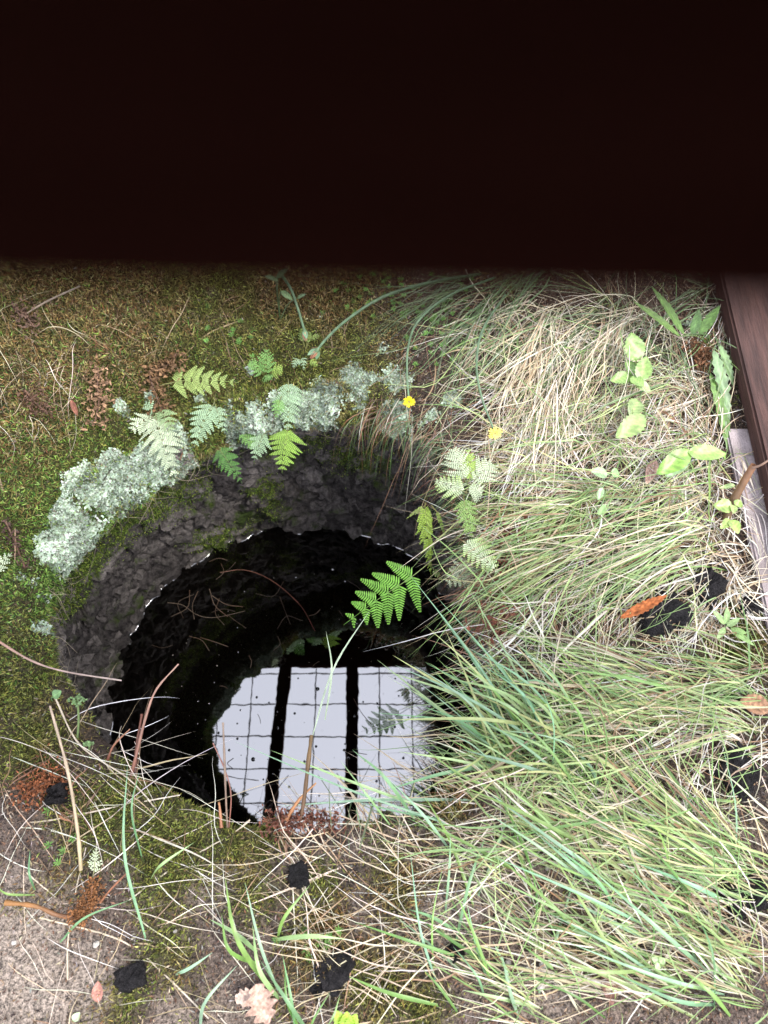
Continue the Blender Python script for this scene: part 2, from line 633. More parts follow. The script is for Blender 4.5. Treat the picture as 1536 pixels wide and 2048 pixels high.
x, y = G[..., 0], G[..., 1]
MO, LI, SA, DK, NZ, NF = zones(x, y)
dry = sstep(-0.30, -0.42, y)[..., None]                    # drier, paler soil in front
base = (np.array([0.085, 0.058, 0.042]) * (1 - dry) + np.array([0.15, 0.112, 0.09]) * dry) * (1 + 0.5 * NZ[..., None])
Cg = base
for w, c in ((MO, (0.055, 0.055, 0.014)), (SA, (0.33, 0.27, 0.22)), (DK, (0.018, 0.015, 0.015)), (LI, (0.26, 0.28, 0.22))):
    w = w[..., None]
    Cg = Cg * (1 - w) + np.array(c) * w
Cg[:4] *= 0.35 + 0 * Cg[:4]                              # earth colour darker on the underside of the lip
nr = len(G)
ii = np.arange(nr - 1)[:, None] * NT
jj = np.arange(NT)[None]
jk = (jj + 1) % NT
Fg = np.stack([ii + jj, ii + NT + jj, ii + NT + jk, ii + jk], -1).reshape(-1, 4)
Fg = Fg[:, ::-1]
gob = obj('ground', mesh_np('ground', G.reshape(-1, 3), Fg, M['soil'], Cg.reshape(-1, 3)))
tag(gob, 'mossy peaty earth and grit around the well mouth', 'ground', kind='structure')

# ------------------------------------------------------------------ well: lining and stones
well = empty('stone_well', (0, 0, -DEPTH - 0.2), 'round dark stone well shaft with mossy lining and black water', 'well')
WO = (0, 0, -DEPTH - 0.2)


def wall_r(th, z):
    t = np.clip((-z - 0.07) / (DEPTH - 0.07), 0, 1.3)
    t = t ** 1.15
    top = rim_r(th) + 0.06 + 0.085 * far_w(th)
    return np.maximum(top * (1 - t) + (wat_r(th) + 0.012) * t, 0.3)


NW, NZW = 620, 150
tw = np.linspace(-math.pi, math.pi, NW, endpoint=False)
zw = np.linspace(-0.085, -DEPTH - 0.14, NZW)
TT, ZZ = np.meshgrid(tw, zw)
rw = wall_r(TT, ZZ)
Q = np.stack([rw * np.cos(TT), rw * np.sin(TT), ZZ], -1)
Q -= np.stack([np.cos(TT), np.sin(TT), 0 * TT], -1) * (0.030 * fbm(Q * 15, 4, 41) + 0.020 * fbm(Q * 50, 3, 43))[..., None]
ii = np.arange(NZW - 1)[:, None] * NW
jj = np.arange(NW)[None]
jk = (jj + 1) % NW
Fw = np.stack([ii + jj, ii + NW + jj, ii + NW + jk, ii + jk], -1).reshape(-1, 4)
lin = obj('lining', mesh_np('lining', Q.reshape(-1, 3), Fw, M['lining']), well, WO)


def rock_mesh(name, seed, mat, rough=0.16, boxy=3.5, sub=4, smooth=True):
    """an irregular block about one unit across"""
    g = np.linspace(-1, 1, sub + 1)
    V, F, idx = [], [], {}
    for ax in range(3):
        for sg in (-1, 1):
            for i in range(sub):
                for j in range(sub):
                    f = []
                    for (a, b) in ((i, j), (i + 1, j), (i + 1, j + 1), (i, j + 1)):
                        c = [0, 0, 0]
                        c[ax] = float(sg)
                        c[(ax + 1) % 3], c[(ax + 2) % 3] = float(g[a]), float(g[b])
                        k = tuple(round(q, 4) for q in c)
                        if k not in idx:
                            idx[k] = len(V)
                            V.append(c)
                        f.append(idx[k])
                    F.append(f if sg > 0 else f[::-1])
    V = np.array(V)
    V = V / (np.sum(np.abs(V) ** boxy, axis=1) ** (1 / boxy))[:, None]
    V = V * (1 + rough * fbm(V * 2.3 + seed * 7.7, 4, seed)[:, None] * 1.6)
    V = V * 0.5
    return mesh_np(name, V, np.array(F), mat, None, smooth)


ROCKS = [rock_mesh('stone', s, M['stone'], 0.50, 3.4, 9, False) for s in range(24)]
stone_list = []
z0 = -0.13
row = 0
while z0 > -DEPTH - 0.06:
    hh = R.uniform(0.055, 0.10)
    a = math.radians(-42) + R.uniform(0, 0.2)
    while a < math.radians(236) and len(stone_list) < 290:
        ww = R.uniform(0.055, 0.125)
        zc = z0 - hh / 2 + R.uniform(-0.008, 0.008)
        rr = float(wall_r(np.array(a + ww / 0.9), np.array(zc)))
        da = ww / rr
        ac = a + da / 2
        rr = float(wall_r(np.array(ac), np.array(zc)))
        o = bpy.data.objects.new('stone', ROCKS[R.integers(len(ROCKS))])
        link(o, well)
        dep = R.uniform(0.075, 0.10)
        prot = R.uniform(-0.026, 0.012)
        o.location = (math.cos(ac) * (rr + dep * 0.34 - prot), math.sin(ac) * (rr + dep * 0.34 - prot), zc - WO[2])
        o.rotation_euler = (R.uniform(-0.5, 0.5), R.uniform(-0.3, 0.3), ac + R.uniform(-0.3, 0.3))
        o.scale = (dep, ww * R.uniform(0.9, 1.25), hh * R.uniform(0.9, 1.5))
        stone_list.append(o)
        a = a + da
    z0 -= hh
    row += 1

# ------------------------------------------------------------------ water, creeping up a little where it meets the stones
from mathutils.bvhtree import BVHTree
bv, bf = [tuple(q) for q in Q.reshape(-1, 3)], [tuple(int(i) for i in f) for f in Fw]
for o in stone_list:
    mw = o.matrix_basis
    k0 = len(bv)
    for v in o.data.vertices:
        q = mw @ v.co
        bv.append((q.x, q.y, q.z + WO[2]))
    for f in o.data.polygons:
        bf.append(tuple(i + k0 for i in f.vertices))
tree = BVHTree.FromPolygons(bv, bf)
na = 900
ta = np.linspace(-math.pi, math.pi, na, endpoint=False)
edge = []
for t_ in ta:
    loc = tree.ray_cast(Vector((0, 0, -DEPTH + 0.001)), Vector((math.cos(t_), math.sin(t_), 0)))
    edge.append(math.hypot(loc[0].x, loc[0].y) if loc[0] else 0.5)
edge = np.array(edge)
for _ in range(3):
    edge = (edge + np.roll(edge, 1) + np.roll(edge, -1)) / 3
edge = edge + 0.0025
rise = 0.0046 * sstep(-0.45, 0.05, fbm(P3(np.cos(ta) * 9, np.sin(ta) * 9), 3, 91))
back = np.array([0.42, 0.25, 0.12, 0.05, 0.02, 0.012, 0.008, 0.0055, 0.004, 0.0028, 0.0018, 0.001, 0.0004, 0.0])
Wv = [np.stack([edge * 0, edge * 0, np.full(na, -DEPTH)], -1)]
for bk in back:
    r = np.maximum(edge - bk, 0.001 + (0.42 - bk) * 0.02)
    Wv.append(np.stack([r * np.cos(ta), r * np.sin(ta), -DEPTH + rise * math.exp(-bk / 0.0022)], -1))
Wv = np.array(Wv)
nrr = len(Wv)
ii = np.arange(nrr - 1)[:, None] * na
jj = np.arange(na)[None]
jk = (jj + 1) % na
Fwt = np.stack([ii + jj, ii + na + jj, ii + na + jk, ii + jk], -1).reshape(-1, 4)
wob = obj('water', mesh_np('water', Wv.reshape(-1, 3), Fwt, M['water']))
tag(wob, 'still black well water mirroring the sky and the grille', 'water', kind='structure')

# ------------------------------------------------------------------ cover frame over the well, concrete strip and plank
def box(x0, x1, y0, y1, z0, z1, mat, name, bev=0.004):
    import bmesh
    bm = bmesh.new()
    bmesh.ops.create_cube(bm, size=1)
    for v in bm.verts:
        v.co = Vector(((x0 + x1) / 2 + v.co.x * (x1 - x0), (y0 + y1) / 2 + v.co.y * (y1 - y0), (z0 + z1) / 2 + v.co.z * (z1 - z0)))
    bmesh.ops.bevel(bm, geom=bm.edges[:], offset=bev, segments=2 if bev < 0.01 else 6, affect='EDGES')
    me = bpy.data.meshes.new(name)
    bm.to_mesh(me)
    bm.free()
    me.materials.append(mat)
    return me


cover = empty('well_cover', (0.1, 0.2, 0.0), 'dark brown timber cover frame with wire mesh over the well, its beam across the top', 'frame')
CO = (0.1, 0.2, 0.0)
by, bz = CAM[1] + 0.0300, CAM[2] - 0.0477
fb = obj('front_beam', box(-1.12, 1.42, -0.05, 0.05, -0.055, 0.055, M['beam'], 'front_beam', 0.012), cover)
fb.location = (0 - CO[0], by + 0.05 - CO[1], bz + 0.055 - CO[2])
fb.rotation_euler = (0, math.radians(1.7), 0)
fb.location[2] += CAM[0] * math.sin(math.radians(1.7))
obj('shade_board', box(-1.14, 1.44, -0.74, -0.335, 1.462, 1.485, M['beam'], 'shade_board'), cover, CO)  # unseen board added over the lens to keep sky light off the front beam
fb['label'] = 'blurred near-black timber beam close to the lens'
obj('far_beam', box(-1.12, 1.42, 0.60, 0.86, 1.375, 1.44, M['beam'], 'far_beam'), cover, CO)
for xc, ang in ((-0.80, 0), (-0.367, 3.3), (0.046, -0.4), (0.64, 0), (1.02, 0)):
    j = obj('joist', box(-0.033, 0.033, -0.475, 0.475, -0.03, 0.03, M['beam'], 'joist'), cover)
    j.location = (xc - CO[0], 0.13 - CO[1], 1.40 - CO[2])
    j.rotation_euler = (0, 0, math.radians(-ang))
for (x0, y0) in ((-1.08, -0.40), (1.38, -0.40), (-1.08, 0.86), (1.38, 0.86)):
    obj('post', box(x0 - 0.04, x0 + 0.04, y0 - 0.04, y0 + 0.04, 0.0, 1.34, M['beam'], 'post'), cover, CO)
mb_rodx = mesh_np('rod', *[np.array(q) for q in tube_np([(-1.1, 0, 0), (0, 0, 0), (1.4, 0, 0)], 0.0037, (0, 0, 0))[:2]], M['rod'])
mb_rody = mesh_np('rod', *[np.array(q) for q in tube_np([(0, -0.34, 0), (0, 0.1, 0), (0, 0.66, 0)], 0.0037, (0, 0, 0))[:2]], M['rod'])
for k in range(5):
    o = obj('rod', mb_rodx, cover)
    o.location = (-CO[0], -0.132 + 0.1745 * k - CO[1], 1.4345 - CO[2])
for k in range(14):
    o = obj('rod', mb_rody, cover)
    o.location = (-1.077 + 0.182 * k - CO[0], -CO[1], 1.441 - CO[2])

con = obj('pavement', box(0.925, 1.9, -1.4, 0.36, -0.10, 0.012, M['concrete'], 'pavement'))
tag(con, 'pale concrete strip along the right edge', 'pavement', kind='structure')
pl = obj('timber_plank', box(0.966, 1.24, -0.05, 1.5, 0.0125, 0.055, M['plank'], 'timber_plank', 0.005))
tag(pl, 'brown stained timber plank lying on pale concrete at the right edge', 'plank')

# ------------------------------------------------------------------ moss, lichen
def sample_grid(Gr, wgt, count, rowmax=None):
    """random points on a wrapped grid of vertices, by area and weight"""
    A = Gr[:-1]
    B = Gr[1:]
    A2, B2 = np.roll(A, -1, 1), np.roll(B, -1, 1)
    nv = np.cross(B - A, A2 - A)
    area = np.linalg.norm(nv, axis=-1)
    w = (wgt[:-1] + wgt[1:] + np.roll(wgt[:-1], -1, 1) + np.roll(wgt[1:], -1, 1)) / 4
    pr = (area * w).ravel()
    pr = pr / pr.sum()
    k = R.choice(len(pr), size=count, p=pr)
    u, v = R.random((count, 1)), R.random((count, 1))
    a, b, a2, b2 = A.reshape(-1, 3)[k], B.reshape(-1, 3)[k], A2.reshape(-1, 3)[k], B2.reshape(-1, 3)[k]
    pt = (a * (1 - u) + b * u) * (1 - v) + (a2 * (1 - u) + b2 * u) * v
    return pt, norm(nv.reshape(-1, 3)[k])


inview = (np.hypot(G[..., 0], G[..., 1]) < 1.35).astype(float) * (G[..., 0] > -0.95) * (G[..., 1] > -0.80) * (G[..., 1] < 1.0)


def pal(k, cols, w=None, jit=0.2):
    cols = np.array(cols, float)
    i = R.choice(len(cols), size=k, p=None if w is None else np.array(w) / np.sum(w))
    return np.clip(cols[i] * R.uniform(1 - jit, 1 + jit, (k, 1)) * R.uniform(1 - jit * 0.4, 1 + jit * 0.4, (k, 3)), 0, 0.9)


K = 270000
pt, nn = sample_grid(G, MO * inview, K)
nn[nn[:, 2] < -0.2] *= 1
pp = fbm(pt * 9, 3, 51)
pq = fbm(pt * 30, 3, 53)
cB = pal(K, [(0.13, 0.145, 0.03), (0.21, 0.225, 0.05), (0.06, 0.068, 0.018), (0.30, 0.31, 0.10)], (4, 3, 3, 0.8), 0.35)      # fresh
cO = pal(K, [(0.19, 0.145, 0.05), (0.28, 0.23, 0.10), (0.08, 0.055, 0.024), (0.20, 0.11, 0.045), (0.36, 0.29, 0.16)], (4, 3, 3, 2.4, 0.7), 0.35)   # brownish
cG = pal(K, [(0.09, 0.17, 0.03), (0.18, 0.29, 0.055), (0.035, 0.065, 0.016), (0.28, 0.38, 0.11)], (4, 3, 3, 1), 0.35)        # deep green by the left rim
th = np.arctan2(pt[:, 1], pt[:, 0])
dd = np.hypot(pt[:, 0], pt[:, 1]) - rim_r(th)
wgreen = np.exp(-((th - math.radians(172)) / 0.85) ** 2) * np.exp(-np.clip(dd, 0, 1) / 0.24)
wgreen = np.maximum(wgreen, np.exp(-((th + math.pi + 0.15) / 0.35) ** 2) * np.exp(-np.clip(dd, 0, 1) / 0.16))
brown = sstep(0.0, 0.55, pp * 0.9 + pq * 0.4 + 0.75 * sstep(0.06, 0.38, dd) * far_w(th) + 0.02 + 0.25 * (pt[:, 1] < -0.45))
Cm = cB * (1 - brown[:, None]) + cO * brown[:, None]
pick = (R.random(K) < wgreen)[:, None]
Cm = np.where(pick, cG, Cm)
Lm = R.uniform(0.005, 0.0125, K) * (1 + 0.6 * brown)
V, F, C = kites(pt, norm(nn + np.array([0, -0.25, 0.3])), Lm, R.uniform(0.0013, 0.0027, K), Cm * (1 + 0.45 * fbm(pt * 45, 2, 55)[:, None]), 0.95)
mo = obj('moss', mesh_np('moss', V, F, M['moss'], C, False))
tag(mo, 'carpet of olive and brown moss on the bank and rim', 'moss', kind='stuff')

K = 58000
wl_ = LI * inview
wl_[:3] = 0
pt, nn = sample_grid(G, wl_, K)
Cl = pal(K, [(0.54, 0.66, 0.50), (0.44, 0.56, 0.40), (0.66, 0.74, 0.60), (0.30, 0.38, 0.22), (0.20, 0.19, 0.15)], (4, 4, 2, 2, 1.2), 0.10)
lump = fbm(pt * 22, 3, 71)
ring = fbm(pt * 75, 2, 73)
Cl = Cl * np.clip(0.84 + 0.75 * lump + 0.75 * ring, 0.12, 2)[:, None]
pt = pt + nn * (0.0015 + 0.010 * np.clip(lump + 0.15, 0, 1) + 0.004 * ring)[:, None]
tg = norm(np.cross(nn, R.normal(size=(K, 3))))
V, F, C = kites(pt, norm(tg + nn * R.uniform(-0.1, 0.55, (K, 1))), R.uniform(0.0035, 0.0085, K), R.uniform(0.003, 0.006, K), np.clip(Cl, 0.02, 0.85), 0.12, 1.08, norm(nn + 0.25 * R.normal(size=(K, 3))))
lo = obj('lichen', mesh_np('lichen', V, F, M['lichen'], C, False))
tag(lo, 'pale mint grey crusty lichen on the rim stones', 'lichen', kind='stuff')

# moss clinging to the shaft: on the stones that face the sky
bpy.context.view_layer.update()
pts, nrm = [], []
for o in stone_list:
    mw = np.array(o.matrix_basis)
    me = o.data
    co = np.empty(len(me.vertices) * 3, dtype=np.float32)
    me.vertices.foreach_get('co', co)
    no = np.empty(len(me.vertices) * 3, dtype=np.float32)
    me.vertices.foreach_get('normal', no)
    co, no = co.reshape(-1, 3), no.reshape(-1, 3)
    wv = co @ mw[:3, :3].T + mw[:3, 3] + np.array(WO)
    wnn = norm(no @ np.linalg.inv(mw[:3, :3]))
    inward = -(wv[:, 0] * wnn[:, 0] + wv[:, 1] * wnn[:, 1]) / np.hypot(wv[:, 0], wv[:, 1])
    k = (inward > 0.05) | (wnn[:, 2] > 0.5)
    pts.append(wv[k])
    nrm.append(wnn[k])
pts, nrm = np.vstack(pts), np.vstack(nrm)
th = np.arctan2(pts[:, 1], pts[:, 0])
spot = np.zeros(len(pts))
for px, py, rp, kk in ((430, 1080, 45, 1.0), (395, 1085, 30, .8), (530, 975, 34, 1.0), (548, 1015, 26, .9), (500, 1050, 30, .7), (720, 880, 60, .8), (640, 880, 34, .6), (700, 905, 40, .8), (300, 1000, 80, .9), (230, 1050, 55, .9), (190, 1110, 50, .8), (380, 950, 55, .6), (150, 1200, 40, .6)):
    dr_ = ray(px, py)
    lc = tree.ray_cast(Vector(CAM), Vector(norm(dr_)))
    if lc[0]:
        q = np.array(lc[0])
        rr = rp / FPX * np.linalg.norm(q - CAM)
        spot = np.maximum(spot, kk * np.exp(-np.sum((pts - q) ** 2, 1) / rr ** 2))
wm = np.clip(spot * 3.2 + fbm(pts * 7, 3, 61) * 0.75 - 0.02 + 0.75 * np.exp(-((th - 2.55) / 0.6) ** 2) * sstep(-0.5, -0.2, pts[:, 2]) - 0.45 * sstep(-0.3, -0.75, pts[:, 2]), 0, 2.5)
wm = wm ** 1.3
K = 110000
k = R.choice(len(pts), size=K, p=wm / wm.sum())
jit = R.normal(size=(K, 3)) * 0.009
jit -= nrm[k] * np.sum(jit * nrm[k], 1, keepdims=True)
Cm = pal(K, [(0.10, 0.15, 0.026), (0.18, 0.24, 0.042), (0.045, 0.07, 0.018), (0.28, 0.34, 0.07)], (4, 3, 4, 1.5), 0.3)
V, F, C = kites(pts[k] + jit, norm(nrm[k] + np.array([0, 0, 0.5])), R.uniform(0.004, 0.009, K), R.uniform(0.0015, 0.003, K), Cm, 0.9)
mw_ = obj('shaft_moss', mesh_np('shaft_moss', V, F, M['moss'], C, False))
tag(mw_, 'dark green moss in patches on the shaft wall', 'moss', kind='stuff')
print('stones', len(stone_list))
#PART2
# ------------------------------------------------------------------ small litter on the open soil
K = 80000
wlit = np.clip(1 - MO - LI - 0.6 * SA, 0.10 + 0.16 * far_w(np.arctan2(y, x)), 1) * inview * (G[..., 1] < 0.85)
wlit[:8] = 0
pt, nn = sample_grid(G, wlit, K)
Cl = pal(K, [(0.30, 0.22, 0.14), (0.12, 0.065, 0.04), (0.45, 0.37, 0.26), (0.05, 0.035, 0.03), (0.22, 0.12, 0.07), (0.3, 0.27, 0.24)], (3, 4, 2, 4, 3, 2), 0.25)
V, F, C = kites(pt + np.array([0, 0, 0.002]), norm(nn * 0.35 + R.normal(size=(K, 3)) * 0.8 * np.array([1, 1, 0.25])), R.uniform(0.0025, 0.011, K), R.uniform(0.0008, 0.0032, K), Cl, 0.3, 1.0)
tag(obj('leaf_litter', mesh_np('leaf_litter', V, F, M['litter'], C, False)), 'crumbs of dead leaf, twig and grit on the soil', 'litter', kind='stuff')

# ------------------------------------------------------------------ grass
STRAW = [(0.62, 0.54, 0.40), (0.52, 0.42, 0.28), (0.68, 0.62, 0.52), (0.42, 0.31, 0.18), (0.30, 0.17, 0.09)]
STRAWW = (5, 4, 4, 2, 0.8)
WHITE = [(0.74, 0.69, 0.58), (0.62, 0.55, 0.42), (0.80, 0.76, 0.69), (0.42, 0.32, 0.19), (0.24, 0.13, 0.07)]
GREEN = [(0.13, 0.27, 0.06), (0.20, 0.34, 0.08), (0.30, 0.40, 0.13), (0.09, 0.19, 0.05), (0.38, 0.42, 0.16)]
MIXED = [(0.20, 0.34, 0.09), (0.32, 0.42, 0.15), (0.46, 0.48, 0.20), (0.62, 0.56, 0.38), (0.72, 0.66, 0.52), (0.14, 0.28, 0.08), (0.50, 0.40, 0.24), (0.26, 0.15, 0.07), (0.22, 0.38, 0.10), (0.28, 0.44, 0.16), (0.36, 0.47, 0.16)]
BLUEG = [(0.22, 0.40, 0.22), (0.28, 0.45, 0.27), (0.17, 0.34, 0.15), (0.30, 0.44, 0.18)]
DKGRN = [(0.07, 0.15, 0.05), (0.10, 0.20, 0.06), (0.14, 0.24, 0.09), (0.06, 0.11, 0.04)]
BROWN = [(0.17, 0.07, 0.035), (0.24, 0.10, 0.05), (0.11, 0.05, 0.03), (0.30, 0.17, 0.09)]


def strands(n_, c, sp, vec, aspread, lpx, lift=(0.0, 0.12), zoff=(0.0, 0.02), curve=0.12, N=11, uniform=True, droop=0.5, wob=0.02, clump=True):
    """mid-lines of grass blades rooted around pixel c, lying along the pixel direction vec"""
    nc = max(6, n_ // 7)                                 # blades grow in small clumps that share a direction
    cl = R.integers(nc, size=n_)
    cu = R.uniform(-1, 1, (nc, 2))
    loose = (R.random(n_) < (0.42 if clump else 1.1))
    u = cu[cl]
    if not clump:
        u = R.uniform(-1, 1, (n_, 2))
    rx = c[0] + sp[0] * u[:, 0] + R.normal(size=n_) * 11
    ry = c[1] + sp[1] * u[:, 1] + R.normal(size=n_) * 9
    an = math.atan2(vec[1], vec[0]) + (R.normal(size=nc) * aspread * 1.1 * clump)[cl] + R.normal(size=n_) * np.where(loose, aspread * (1.6 if clump else 1.0), 0.10)
    L = R.uniform(*lpx, nc)[cl] * R.uniform(0.55, 1.15, n_)
    p0 = hit(rx, ry)
    p1 = hit(rx + L * np.cos(an), np.clip(ry + L * np.sin(an), 420, 2300))
    d = p1 - p0
    d[:, 2] = 0
    Lm = np.linalg.norm(d, axis=1)
    perp = np.stack([-d[:, 1], d[:, 0], 0 * Lm], -1)
    s = np.linspace(0, 1, N)
    cv = (R.normal(size=nc) * curve * 0.5)[cl] + R.normal(size=n_) * curve * 0.35
    c2 = R.normal(size=n_) * wob * 0.5
    sk = R.uniform(0.3, 0.8, n_)
    kink = np.where(R.random(n_) < 0.3, R.normal(size=n_) * 0.45, 0)
    cv = cv * 0.45
    Pt = p0[:, None] + d[:, None] * s[None, :, None] + perp[:, None] * (kink[:, None] * np.maximum(0, s[None] - sk[:, None]))[..., None] + perp[:, None] * (cv[:, None] * (4 * s * (1 - s)) + c2[:, None] * np.sin(s * 9 + cv[:, None] * 40))[..., None]
    r, th_ = np.hypot(Pt[..., 0], Pt[..., 1]), np.arctan2(Pt[..., 1], Pt[..., 0])
    ins = np.clip(rim_r(th_) - r, 0, 1)
    lf, zo = R.uniform(*lift, n_) * np.where(R.random(n_) < 0.2, 0.9, 0.3), R.uniform(*zoff, n_) * 0.7
    # lie on the ground along the way, sag where there is only the shaft below
    Pt[..., 2] = ground_h(Pt[..., 0], Pt[..., 1]) + Lm[:, None] * lf[:, None] * (2.6 * np.sqrt(s + 0.0) * (1 - s))[None] + zo[:, None] * np.minimum(1, 5 * s)[None] - droop * ins * (0.5 + 2.0 * ins) + 0.001
    return Pt


def grass(name, label, mat, sets, seedcol=0.18):
    VV, FF, CC, k = [], [], [], 0
    for Pt, wr, cols, cw in sets:
        B = len(Pt)
        c0 = pal(B, cols, cw, seedcol)
        c1 = np.clip(c0 * R.uniform(0.85, 1.3, (B, 1)) + R.uniform(0, 0.05, (B, 1)) * np.array([1, 0.8, 0.4]), 0, 0.85)
        c0 = c0 * 0.85 + 0.10 * np.array([0.5, 0.4, 0.22])
        V, F, C = ribbons(Pt, (wr[0] + (wr[1] - wr[0]) * R.random(B) ** 1.6) * np.where(R.random(B) < 0.06, 1.7, 0.86), c0, c1, R.uniform(0, 6.28, B), 0.25)
        VV.append(V)
        FF.append(F + k)
        CC.append(C)
        k += len(V)
    o = obj(name, mesh_np(name, np.vstack(VV), np.vstack(FF), M[mat], np.vstack(CC), True))
    return tag(o, label, 'grass', kind='stuff')


grass('dry_grass', 'tan dry grass draping down in a thick lock on the far right bank', 'straw', [
    (strands(243, (1190, 650), (120, 55), (-150, 210), 0.30, (140, 330), (0.05, 0.28), (0, 0.05), 0.22), (0.0014, 0.0030), STRAW, STRAWW),
    (strands(149, (1090, 760), (70, 80), (-80, 190), 0.22, (120, 260), (0.05, 0.22), (0.01, 0.06), 0.15), (0.0014, 0.0030), STRAW, STRAWW),
    (strands(50, (1040, 800), (30, 60), (-40, 190), 0.2, (120, 230), (0.05, 0.2), (0.01, 0.05), 0.12), (0.0014, 0.0028), WHITE, None),
    (strands(74, (1000, 640), (90, 60), (-110, 170), 0.35, (90, 240), (0.05, 0.2), (0, 0.03), 0.15), (0.0012, 0.0024), STRAW, STRAWW),
])
grass('thatch', 'pale bleached thatch of tangled dead grass between leafy plants and well', 'straw', [
    (strands(169, (1470, 880), (30, 330), (-10, 90), 0.9, (50, 150), (0.0, 0.14), (0.005, 0.03), 0.3), (0.0013, 0.0028), WHITE, None),
    (strands(929, (1220, 880), (220, 130), (-200, 110), 0.65, (70, 210), (0.0, 0.14), (0, 0.035), 0.2), (0.0013, 0.0030), WHITE, None),
    (strands(299, (1330, 760), (130, 130), (-160, 120), 0.9, (60, 180), (0.0, 0.2), (0, 0.03), 0.2), (0.0012, 0.0026), STRAW, STRAWW),
    (strands(299, (1420, 1080), (70, 170), (-60, 120), 1.2, (60, 170), (0.0, 0.16), (0, 0.03), 0.35), (0.0013, 0.0028), WHITE, None),
    (strands(162, (1300, 1180), (150, 80), (-120, 90), 1.0, (60, 200), (0.0, 0.14), (0, 0.02), 0.35), (0.0013, 0.0026), WHITE, None),
    (strands(119, (1410, 1600), (120, 130), (-80, 40), 1.2, (60, 190), (0.0, 0.14), (0, 0.02), 0.35), (0.0013, 0.0026), WHITE, None),
])
grass('cross_grass', 'stray green and straw blades lying across the tussocks', 'blade', [
    (strands(234, (1180, 760), (220, 150), (-160, 60), 0.9, (80, 240), (0.05, 0.25), (0.01, 0.06), 0.08, clump=False), (0.0013, 0.0028), MIXED, None),
    (strands(234, (1200, 1080), (260, 150), (-160, 60), 0.8, (80, 240), (0.05, 0.25), (0.01, 0.06), 0.08, clump=False), (0.0014, 0.0032), MIXED, None),
    (strands(270, (1250, 1430), (290, 150), (-160, -20), 0.8, (80, 260), (0.05, 0.25), (0.01, 0.06), 0.08, clump=False), (0.0014, 0.0036), MIXED, None),
    (strands(270, (1280, 1800), (280, 220), (-160, -60), 0.8, (80, 260), (0.05, 0.25), (0.01, 0.06), 0.08, clump=False), (0.0014, 0.0036), MIXED, None),
])
grass('fine_grass', 'thin dark green grass behind the yellow flowers under the beam', 'blade', [
    (strands(135, (1010, 590), (110, 45), (-130, 160), 0.25, (120, 300), (0.05, 0.22), (0, 0.04), 0.10), (0.0014, 0.0028), DKGRN, None),
    (strands(156, (1300, 640), (150, 70), (-90, 120), 0.7, (100, 260), (0.1, 0.35), (0, 0.04), 0.15), (0.0013, 0.0026), DKGRN, None),
    (strands(176, (1250, 860), (210, 120), (-200, 90), 0.5, (90, 250), (0.05, 0.2), (0.01, 0.05), 0.15), (0.0014, 0.0028), GREEN, None),
])
grass('green_grass', 'mixed green and straw grass leaning left towards the well mouth', 'blade', [
    (strands(319, (1270, 1060), (170, 80), (-300, 120), 0.22, (160, 380), (0.03, 0.20), (0, 0.05), 0.10), (0.0016, 0.0040), MIXED, None),
    (strands(123, (1130, 1080), (100, 90), (-170, 150), 0.22, (120, 260), (0.05, 0.22), (0, 0.04), 0.10), (0.0016, 0.0034), GREEN, None),
    (strands(169, (1160, 1160), (140, 90), (-220, 150), 0.4, (110, 280), (0.03, 0.16), (0, 0.03), 0.15), (0.0014, 0.0030), WHITE, None),
    (strands(269, (1400, 1400), (170, 70), (-380, -30), 0.16, (180, 440), (0.02, 0.14), (0, 0.04), 0.10), (0.0018, 0.0048), MIXED, None),
    (strands(216, (1330, 1420), (220, 90), (-300, 20), 0.40, (120, 320), (0.0, 0.12), (0, 0.03), 0.18), (0.0014, 0.0030), WHITE, None),
    (strands(117, (1150, 1500), (130, 90), (-230, -130), 0.35, (120, 300), (0.05, 0.24), (0, 0.05), 0.12), (0.0022, 0.0052), GREEN, None),
])
grass('fallen_grass', 'flattened swath of long green and straw grass in the lower right corner', 'blade', [
    (strands(271, (1430, 1830), (170, 170), (-340, -190), 0.17, (200, 480), (0.02, 0.12), (0, 0.05), 0.08), (0.0018, 0.0048), MIXED, None),
    (strands(254, (1400, 1850), (190, 180), (-320, -200), 0.30, (150, 420), (0.0, 0.10), (0, 0.03), 0.12), (0.0014, 0.0034), STRAW, STRAWW),
    (strands(116, (1180, 1640), (170, 80), (-260, -110), 0.32, (150, 360), (0.02, 0.14), (0, 0.04), 0.12), (0.002, 0.0050), MIXED, None),
    (strands(89, (1140, 1650), (190, 90), (-200, -60), 0.6, (90, 260), (0.0, 0.10), (0, 0.03), 0.18), (0.0014, 0.0030), STRAW, STRAWW),
    (strands(58, (1250, 1990), (280, 80), (-300, -150), 0.35, (150, 380), (0.0, 0.12), (0, 0.03), 0.12), (0.0016, 0.0038), MIXED, None),
])
